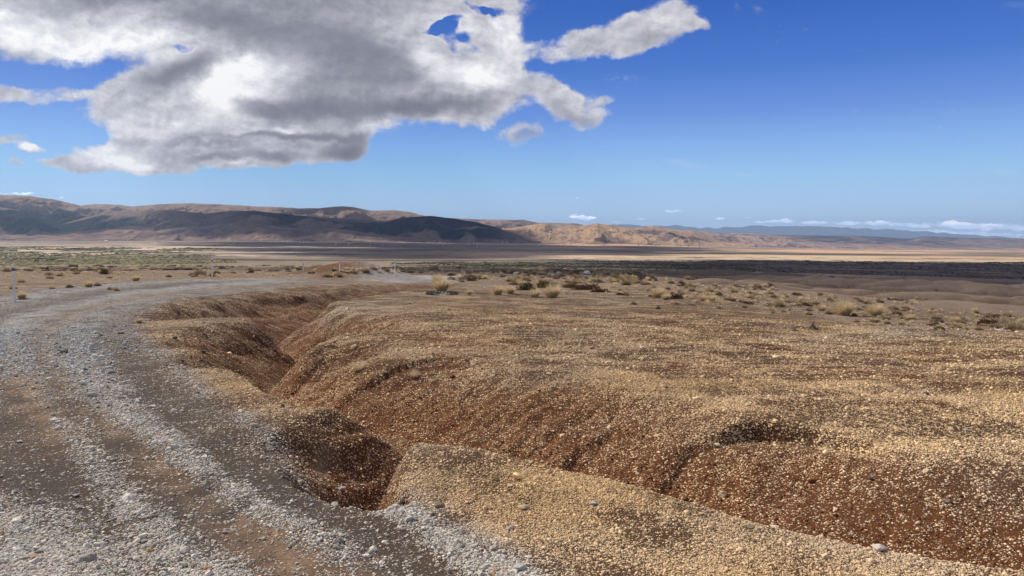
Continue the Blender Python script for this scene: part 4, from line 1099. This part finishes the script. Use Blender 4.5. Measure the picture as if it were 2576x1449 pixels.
# two hanging straw tufts on the gully flank
for U, V, w, lab in ((900, 935, 34, 'straw tuft hanging down the gully flank'), (1040, 952, 26, 'small bleached tuft right of the hanging one on the gully flank')):
    x, y = settle(U, V)
    me = me_of('grass_tuft', blades(340, .5, .8, 300 + U, .010, 1.1, .6), M_STRAW)
    link_at(me, 'grass_tuft', x, y, w / F * y / .75, U, lab, 'grass tuft')

# shrubs: foliage with bare stems showing
def shrub(U, V, w, mat, lab, hr=.35, wood=M_TWIG, n=1500, leaf=.030):
    x, y = settle(U, V); s_ = w / F * y
    root = bpy.data.objects.new('low_shrub', None); COL.objects.link(root); root.location = (x, y, gz(x, y) - .01); tag(root, lab, 'shrub')
    seed = int(U)
    f = mesh_np('foliage', *leaves(n, s_ * .5, s_ * .38, s_ * hr, seed, leaf * s_ ** .5 * 1.3, .45, 7), mat, root, smooth=False)
    t = mesh_np('stem', *twigs(9, s_ * .42, s_ * hr, seed, .006 * max(s_, .6), 2, .5), wood, root, smooth=False)
    return root
for a_ in [
    (1473, 729, 90, M_RED, 'long red-brown shrub with golden left end on the dome top', .20),
    (1508, 735, 50, M_RED, 'dark red shrub at the right end of the long red-brown one', .22),
    (1700, 752, 46, M_RED, 'dark maroon shrub beside the tall tussock', .45),
    (1563, 742, 34, M_RED, 'low red patch of shrub on the bare slope', .2),
    (1432, 724, 44, M_OLIVE, 'golden olive shrub joined to the long red-brown one', .32),
    (1366, 724, 66, M_OLIVE, 'dark green and gold shrub behind the row of tussocks', .32),
    (1318, 730, 60, M_GREEN, 'tangled dark olive shrub behind the row of tussocks, left part', .38),
    (1184, 707, 36, M_OLIVE, 'small olive-green shrub on bare brown ground', .4),
    (1450, 690, 34, M_GREEN, 'dark green shrub in front of the pale strip of plain', .45),
    (1607, 710, 22, M_GREEN, 'compact dark bush left of the broad grey boulder', .6),
    (1642, 706, 30, M_RED, 'flat red bush at the right foot of the broad grey boulder', .3),
    (2480, 818, 60, M_RED, 'flat russet cushion shrub near the right edge', .30),
    (2510, 800, 34, M_RED, 'smaller russet cushion behind the flat one near the right edge', .35),
    (2357, 812, 36, M_GREY, 'grey twiggy shrub at the dome edge on the right', .4),
    (1090, 742, 46, M_GREY, 'flat grey twiggy shrub under the ragged tussock', .3),
    (1133, 741, 36, M_GREY, 'brownish grey twiggy shrub right of the ragged tussock', .3),
    (1135, 704, 40, M_GREY, 'long low grey-brown shrub beside the far track', .22),
    (1160, 706, 22, M_GREY, 'rounded grey shrub next to the long low one', .6),
    (723, 681, 20, M_GREEN, 'dark green bush on the bank behind the track', .5),
    (266, 690, 40, M_OLIVE, 'large dark brown shrub on the bare slope left of the second post', .4),
    (255, 684, 40, M_OLIVE, 'second dark brown shrub just behind the large one', .3),
    (1090, 678, 24, M_GREEN, 'dark bush at the far rim behind the second stretch of track', .5)]:
    shrub(*a_)

# bleached fallen branches and the dead stump
for U, V, w, mat, lab, th, n, fl_ in ((1108, 744, 46, M_WHITEWOOD, 'bleached white branches lying under the ragged tussock', .011, 7, .3), (1222, 724, 40, M_WHITEWOOD, 'bleached white branches on bare ground behind the double tussock', .012, 7, .4),
                                (1690, 746, 18, M_WHITEWOOD, 'bleached branch sticking out of the dark maroon shrub', .012, 3, .9), (2505, 832, 50, M_WHITEWOOD, 'bleached twigs lying near the right edge', .006, 6, .15)):
    x, y = settle(U, V); s_ = w / F * y
    o = mesh_np('fallen_branch', *twigs(n, s_ * .5, s_ * .2, U, th, 3, fl_), mat, smooth=False); o.location = (x, y, gz(x, y) + .01); tag(o, lab, 'branch')
def stump(U, V, w, lab, tall):
    x, y = settle(U, V); s_ = w / F * y
    root = bpy.data.objects.new('dead_shrub', None); COL.objects.link(root); root.location = (x, y, gz(x, y) - .01); tag(root, lab, 'dead shrub')
    g = random.Random(int(U)); V_, Q_ = [], []
    for i in range(26):                                           # roots and stems that lean together into a peak
        a = g.uniform(0, 6.28); r0 = s_ * g.uniform(.12, .5); p = Vector((math.cos(a) * r0, math.sin(a) * r0 * .7, 0)); q = Vector((g.gauss(0, .07) * s_, g.gauss(0, .07) * s_, s_ * tall * g.uniform(.55, 1.15)))
        m_ = (p + q) / 2 + Vector((g.gauss(0, .05), g.gauss(0, .05), -.06)) * s_
        for b0, b1, r1, r2 in ((p, m_, .010, .014), (m_, q, .014, .005)):
            d = b1 - b0; u = d.orthogonal().normalized(); w_ = d.cross(u).normalized(); o_ = len(V_)
            for c, r in ((b0, r1), (b1, r2)):
                for k_ in range(4): V_.append(tuple(c + (u * math.cos(k_ * 1.571) + w_ * math.sin(k_ * 1.571)) * r * s_ * 1.1))
            for k_ in range(4): Q_.append((o_ + k_, o_ + (k_ + 1) % 4, o_ + 4 + (k_ + 1) % 4, o_ + 4 + k_))
    mesh_np('trunk', np.array(V_), np.array(Q_), M_TWIG, root, smooth=False)
    mesh_np('twig', *twigs(12, s_ * .5, s_ * .3, int(U), .004, 3, .5), M_STRAWD, root, smooth=False)
stump(2045, 829, 42, 'dead shrub stump rising to a point on the dome', .5)
stump(2000, 834, 34, 'flattened dead shrub left of the pointed stump', .35)


# ---------------------------------------------------------------- marker posts along the track
def post_mesh(w, h, z0=0.0, chamfer=.2):
    c = w * chamfer; p = [(-w + c, -w), (w - c, -w), (w, -w + c), (w, w - c), (w - c, w), (-w + c, w), (-w, w - c), (-w, -w + c)]
    V_ = [(a * s_, b * s_, z) for z, s_ in ((z0, 1), (z0 + h - c, 1), (z0 + h, .6)) for a, b in p]; Q_ = [(r_ * 8 + i, r_ * 8 + (i + 1) % 8, (r_ + 1) * 8 + (i + 1) % 8, (r_ + 1) * 8 + i) for r_ in range(2) for i in range(8)]
    Q_ += [(16, 17, 18, 19), (16, 19, 20, 23), (20, 21, 22, 23)]
    return np.array(V_, float), np.array(Q_)
mp, kp, bp_ = mat_new('white_post', .6, .3)
tcp = kp.new('ShaderNodeTexCoord').outputs['Object']; npz = kp.noise(tcp, 9.0, 5, .6)
kp.l.new(kp.mix(kp.mr(npz, .4, .75), rgb(.85, .84, .80), rgb(.60, .56, .50)), bp_.inputs['Base Color'])
mk, _, bk = mat_new('post_band', .5, .3); bk.inputs['Base Color'].default_value = rgb(.10, .09, .09)
for U, V, h, lab in ((37, 760, 94, 'white marker post at the left edge, nearest of the posts'), (534, 700, 50, 'white marker post standing beyond the middle of the road bend'),
                     (855, 685, 26, 'white marker post on the bank above the reddish hump'), (994, 692, 36, 'white marker post in the loop of the far track'), (763.5, 681, 18, 'far white marker post left of the one above the hump')):
    x, y = settle(U, V); hh = h / F * y
    root = bpy.data.objects.new('marker_post', None); COL.objects.link(root); root.location = (x, y, gz(x, y)); root.rotation_euler = (R(random.uniform(-1.5, 1.5)), R(random.uniform(-1.5, 1.5)), .42)
    tag(root, lab, 'marker post')
    w_ = .026 if y < 25 else (.034 if y < 42 else .022)
    mesh_np('post', *post_mesh(w_, hh + .1, -.1), mp, root, smooth=False)
    mesh_np('band', *post_mesh(w_ + .005, .07, hh * .84), mk, root, smooth=False)


# ---------------------------------------------------------------- small tufts in their hundreds
def tuft_field():
    """positions and widths (m) of small tufts, densest where the photo has them"""
    out = []
    g = np.random.default_rng(77)
    zones = [  # U range, V range, count, apparent width, where
        (0, 640, 682, 701, 75, 17, 'on the brown slope behind the track, left'), (560, 900, 680, 697, 40, 14, 'on the bank behind the middle of the track'), (0, 330, 692, 735, 26, 18, 'on the verge outside the road bend'),
        (1130, 1300, 684, 710, 80, 15, 'beyond the far track loop'), (1280, 1640, 685, 718, 190, 17, 'in the thick field behind the dome top'), (1500, 1760, 700, 738, 70, 14, 'around the broad grey boulder'),
        (1690, 1960, 718, 750, 130, 14, 'on the middle slope behind the tall tussock'), (1740, 2120, 740, 778, 110, 16, 'between the tall tussock and the dead stump'), (1900, 2330, 752, 793, 150, 15, 'around the dark boulders on the right slope'),
        (2150, 2576, 778, 824, 150, 16, 'along the dome edge at the right'), (2330, 2620, 800, 836, 50, 18, 'around the russet cushions at the right edge'), (1560, 1900, 745, 768, 34, 12, 'on the bare ground near the maroon shrub'), (850, 1130, 677, 689, 44, 13, 'at the far rim above the reddish hump')]
    for u0, u1, v0, v1, n, w, wh in zones:
        for _ in range(n):
            U, V = g.uniform(u0, u1), g.uniform(v0, v1)
            if u0 > 1900 and V < (795 if U > 2250 else 770) - (2400 - U) * .10 - 22: continue
            out.append((U, V, w * g.lognormal(0, .33), wh))
    return out


def small_tufts():
    T = tuft_field(); P = []
    for U, V, w, wh in T:
        x, y = settle(U, V)
        if y > 900: continue
        P.append((w, x, y, w / F * y, wh))
    P.sort(key=lambda q: -q[0])
    g = random.Random(5)
    for i, (_, x, y, w, wh) in enumerate(P[:285]):
        if g.random() < .16:
            k_ = g.randrange(3)
            link_at(DARKC[k_], 'cushion_plant', x, y, w * 1.25, g.uniform(0, 6), 'low %s cushion plant %s' % (('grey', 'red-brown', 'dark olive')[k_], wh), 'cushion plant', 'cushion plants ' + wh)
        else:
            k_ = g.randrange(4)
            link_at(CUSH[k_], 'tussock', x, y, w * .92, g.uniform(0, 6), 'small %s tuft %s' % (('straw-coloured', 'brown')[k_ % 2], wh), 'tussock grass', 'small tufts ' + wh)
    parts = []
    for i, (_, x, y, w, wh) in enumerate(P[285:]):
        v, q = blades(46, .5 * w, .55 * w, 900 + i, .05 * w, 1.1, .6); v = v + np.array([x, y, gz(x, y) - .01]); parts.append((v, q))
    if parts:
        v, q = bmesh_join(parts); o = mesh_np('undergrowth', v, q, M_STRAW, smooth=False); tag(o, 'countless tiny straw tufts far down the slopes', kind='stuff')
    print('tufts', len(P))
small_tufts()


# ---------------------------------------------------------------- scrub on the plain (stuff)
def blob_points(n, fn, seed):
    g = np.random.default_rng(seed); X, Y, S = fn(g, n); Z = gsample(X, Y, 'z'); return np.stack([X, Y, Z], 1), S, g
def scrub(name, label, X, Y, S, cols, hr, seed, mat):
    g = np.random.default_rng(seed); n = len(X); Z = gsample(X, Y, 'z')
    rot = np.stack([np.zeros(n), np.zeros(n), g.uniform(0, 6.28, n)], 1); scl = S[:, None] * np.stack([g.uniform(.7, 1.8, n), g.uniform(.7, 2.2, n), hr * g.uniform(.7, 1.3, n)], 1)
    t = g.uniform(0, 1, n); c = lerp(np.tile(cols[0], (n, 1)), cols[1], t)
    instanced(name, label, np.stack([X, Y, Z + S * hr * .25], 1), rot, scl, c, mat, float(seed), 2)
M_SCR = mat_inst('scrub', .45, 1.5, 1.8)
def ranged(n, seed, u0, u1, r0, r1, cl, thr):
    g = np.random.default_rng(seed); U = g.uniform(u0, u1, n); y = np.exp(g.uniform(math.log(r0), math.log(r1), n)); x = (U - 1288) / F * y
    k_ = fbm(x / cl, y / (cl * 2.2), 4, seed) + g.normal(0, .06, n) > thr; return x[k_], y[k_]
def sz(y, seed, k_=.0010): return k_ * y * np.random.default_rng(seed).lognormal(0, .4, len(y))
x, y = ranged(52000, 401, -150, 760, 600, 4600, 210, -.03); k_ = (x / y * F + 1288) < 520 + 160 * fbm(y / 300, y * 0, 2, 5); x, y = x[k_], y[k_]
scrub('scrub', 'green and yellow scrub covering the plain at the left', x, y, sz(y, 1), (C(.060, .070, .035), C(.30, .26, .12)), .5, 3, M_SCR)
x, y = ranged(36000, 402, 950, 1900, 190, 1500, 80, -.04); k_ = (x / y * F + 1288) > 1040 + 120 * fbm(y / 90, y * 0, 2, 6); x, y = x[k_], y[k_]
scrub('scrub', 'dark green scrub belt in the middle of the plain', x, y, sz(y, 2, .0009), (C(.035, .042, .028), C(.12, .11, .065)), .5, 5, M_SCR)
x, y = ranged(52000, 403, 1400, 2850, 230, 2300, 90, -.02)
scrub('scrub', 'dark heath dotting the shaded plain at the right', x, y, sz(y, 3, .0008), (C(.06, .05, .05), C(.20, .16, .14)), .4, 7, M_SCR)
x, y = ranged(15000, 405, 1380, 2800, 26, 240, 9, -.08); k_ = ridge_q(x, y) + .10 * np.random.default_rng(8).normal(0, 1, len(x)) < .34; x, y = x[k_], y[k_]
scrub('heath', 'low heath and stones dotting the eroded slopes at the right', x, y, sz(y, 6, .0011), (C(.07, .055, .042), C(.33, .26, .18)), .5, 13, M_SCR)
x, y = ranged(5000, 404, 0, 1500, 140, 500, 40, .05)
scrub('scrub', 'brown heath on the ground behind the track', x, y, .5 * np.random.default_rng(4).lognormal(0, .5, len(x)), (C(.09, .065, .042), C(.30, .22, .13)), .5, 9, M_SCR)


# ---------------------------------------------------------------- pylons across the plain and two sheds
def pylon_mesh():
    V_, Q_ = [], []
    def bar(p, q, r):
        p, q = Vector(p), Vector(q); d = q - p; u = d.orthogonal().normalized(); w_ = d.cross(u).normalized(); o_ = len(V_)
        for c in (p, q):
            for k_ in range(4): V_.append(tuple(c + (u * math.cos(k_ * 1.571 + .785) + w_ * math.sin(k_ * 1.571 + .785)) * r))
        for k_ in range(4): Q_.append((o_ + k_, o_ + (k_ + 1) % 4, o_ + 4 + (k_ + 1) % 4, o_ + 4 + k_))
    lev = [(0, 4.2), (9, 2.9), (17, 1.9), (24, 1.2), (31, .9), (36, .25)]
    for (z0, a), (z1, b) in zip(lev, lev[1:]):
        for sx, sy in ((1, 1), (1, -1), (-1, 1), (-1, -1)): bar((sx * a, sy * a, z0), (sx * b, sy * b, z1), .42)
        for s_ in (1, -1):
            bar((-a, s_ * a, z0), (b, s_ * b, z1), .2); bar((a, s_ * a, z0), (-b, s_ * b, z1), .2); bar((s_ * a, -a, z0), (s_ * b, b, z1), .2); bar((s_ * a, a, z0), (s_ * b, -b, z1), .2)
    for z, L in ((26, 9.5), (31, 7.0)):
        bar((-L, 0, z), (L, 0, z), .38); bar((-L, 0, z), (0, 0, z + 3), .25); bar((L, 0, z), (0, 0, z + 3), .25)
        for sx in (-1, 1): bar((sx * L * .95, 0, z), (sx * L * .95, 0, z - 2.2), .2)
    return np.array(V_), np.array(Q_)
mpy, _, bpy_ = mat_new('galvanised_steel', .5, .4); bpy_.inputs['Base Color'].default_value = rgb(.62, .62, .63)
PYL = me_of('pylon', pylon_mesh(), mpy)
PU = [19, 35, 69, 149, 157, 242, 402, 434, 492, 588, 592, 678, 722, 756, 856, 878, 965, 664, 718, 736, 764, 845, 853, 888, 931, 937, 994, 1023, 1092, 1107, 1115, 1179, 1192, 1200, 1264, 1274, 1277, 1349, 1352, 1358, 1416, 1421, 1436, 1465, 1482, 1516, 1520, 1606, 1639, 1648, 1670, 1702, 1711, 1731, 1759, 1769, 1790, 1811, 1830, 1848, 1866, 1885, 1901,
      1950, 1969, 2005, 2018, 2050, 2060, 2067, 2100, 2114, 2124, 2159, 2171, 2257, 2273, 2330, 2400, 2460]
gp = random.Random(9)
for i, U in enumerate(PU):
    t = U / 2576; y = 6900 + 900 * math.sin(U * .37) + (1800 * max(0, t - .55) * 2.2); x = (U - 1288) / F * y
    o = bpy.data.objects.new('pylon', PYL); COL.objects.link(o); o.location = (x, y, gz(x, y) - 1); o.rotation_euler = (0, 0, R(20) + gp.uniform(-.1, .1)); o.scale = (1, 1, gp.uniform(.92, 1.08))
    wh = 'before the dark left hills' if U < 1290 else ('before the tan hills' if U < 1830 else 'before the purple mesa')
    tag(o, 'pale steel lattice pylon on the far plain ' + wh, 'pylon', 'pylons ' + wh)


def shed(U, V, y, w, lab):
    a, e = ray(U, V); x = a * y; root = bpy.data.objects.new('shed', None); COL.objects.link(root); root.location = (x, y, gz(x, y)); root.rotation_euler = (0, 0, .2); tag(root, lab, 'shed')
    d, h = w * .4, w * .28
    mesh_np('wall', [(-w / 2, -d, 0), (w / 2, -d, 0), (w / 2, d, 0), (-w / 2, d, 0), (-w / 2, -d, h), (w / 2, -d, h), (w / 2, d, h), (-w / 2, d, h)], [(0, 1, 5, 4), (1, 2, 6, 5), (2, 3, 7, 6), (3, 0, 4, 7)], M_SHED, root, smooth=False)
    r_ = h * 1.6; e_ = w * .04
    mesh_np('roof', [(-w / 2 - e_, -d - e_, h), (w / 2 + e_, -d - e_, h), (w / 2 + e_, 0, r_), (-w / 2 - e_, 0, r_), (w / 2 + e_, d + e_, h), (-w / 2 - e_, d + e_, h)], [(0, 1, 2, 3), (3, 2, 4, 5)], M_SHEDR, root, smooth=False)
M_SHED, _, b_ = mat_new('shed_wall', .7, .2); b_.inputs['Base Color'].default_value = rgb(.75, .72, .66)
M_SHEDR, _, b_ = mat_new('shed_roof', .5, .4); b_.inputs['Base Color'].default_value = rgb(.82, .82, .80)
shed(267, 607, 7600, 26, 'small cream shed near the pylons at the left')
shed(1078, 606, 7700, 36, 'white shed at the foot of the dark hill')
#NEXT
if HAZE: build_haze()
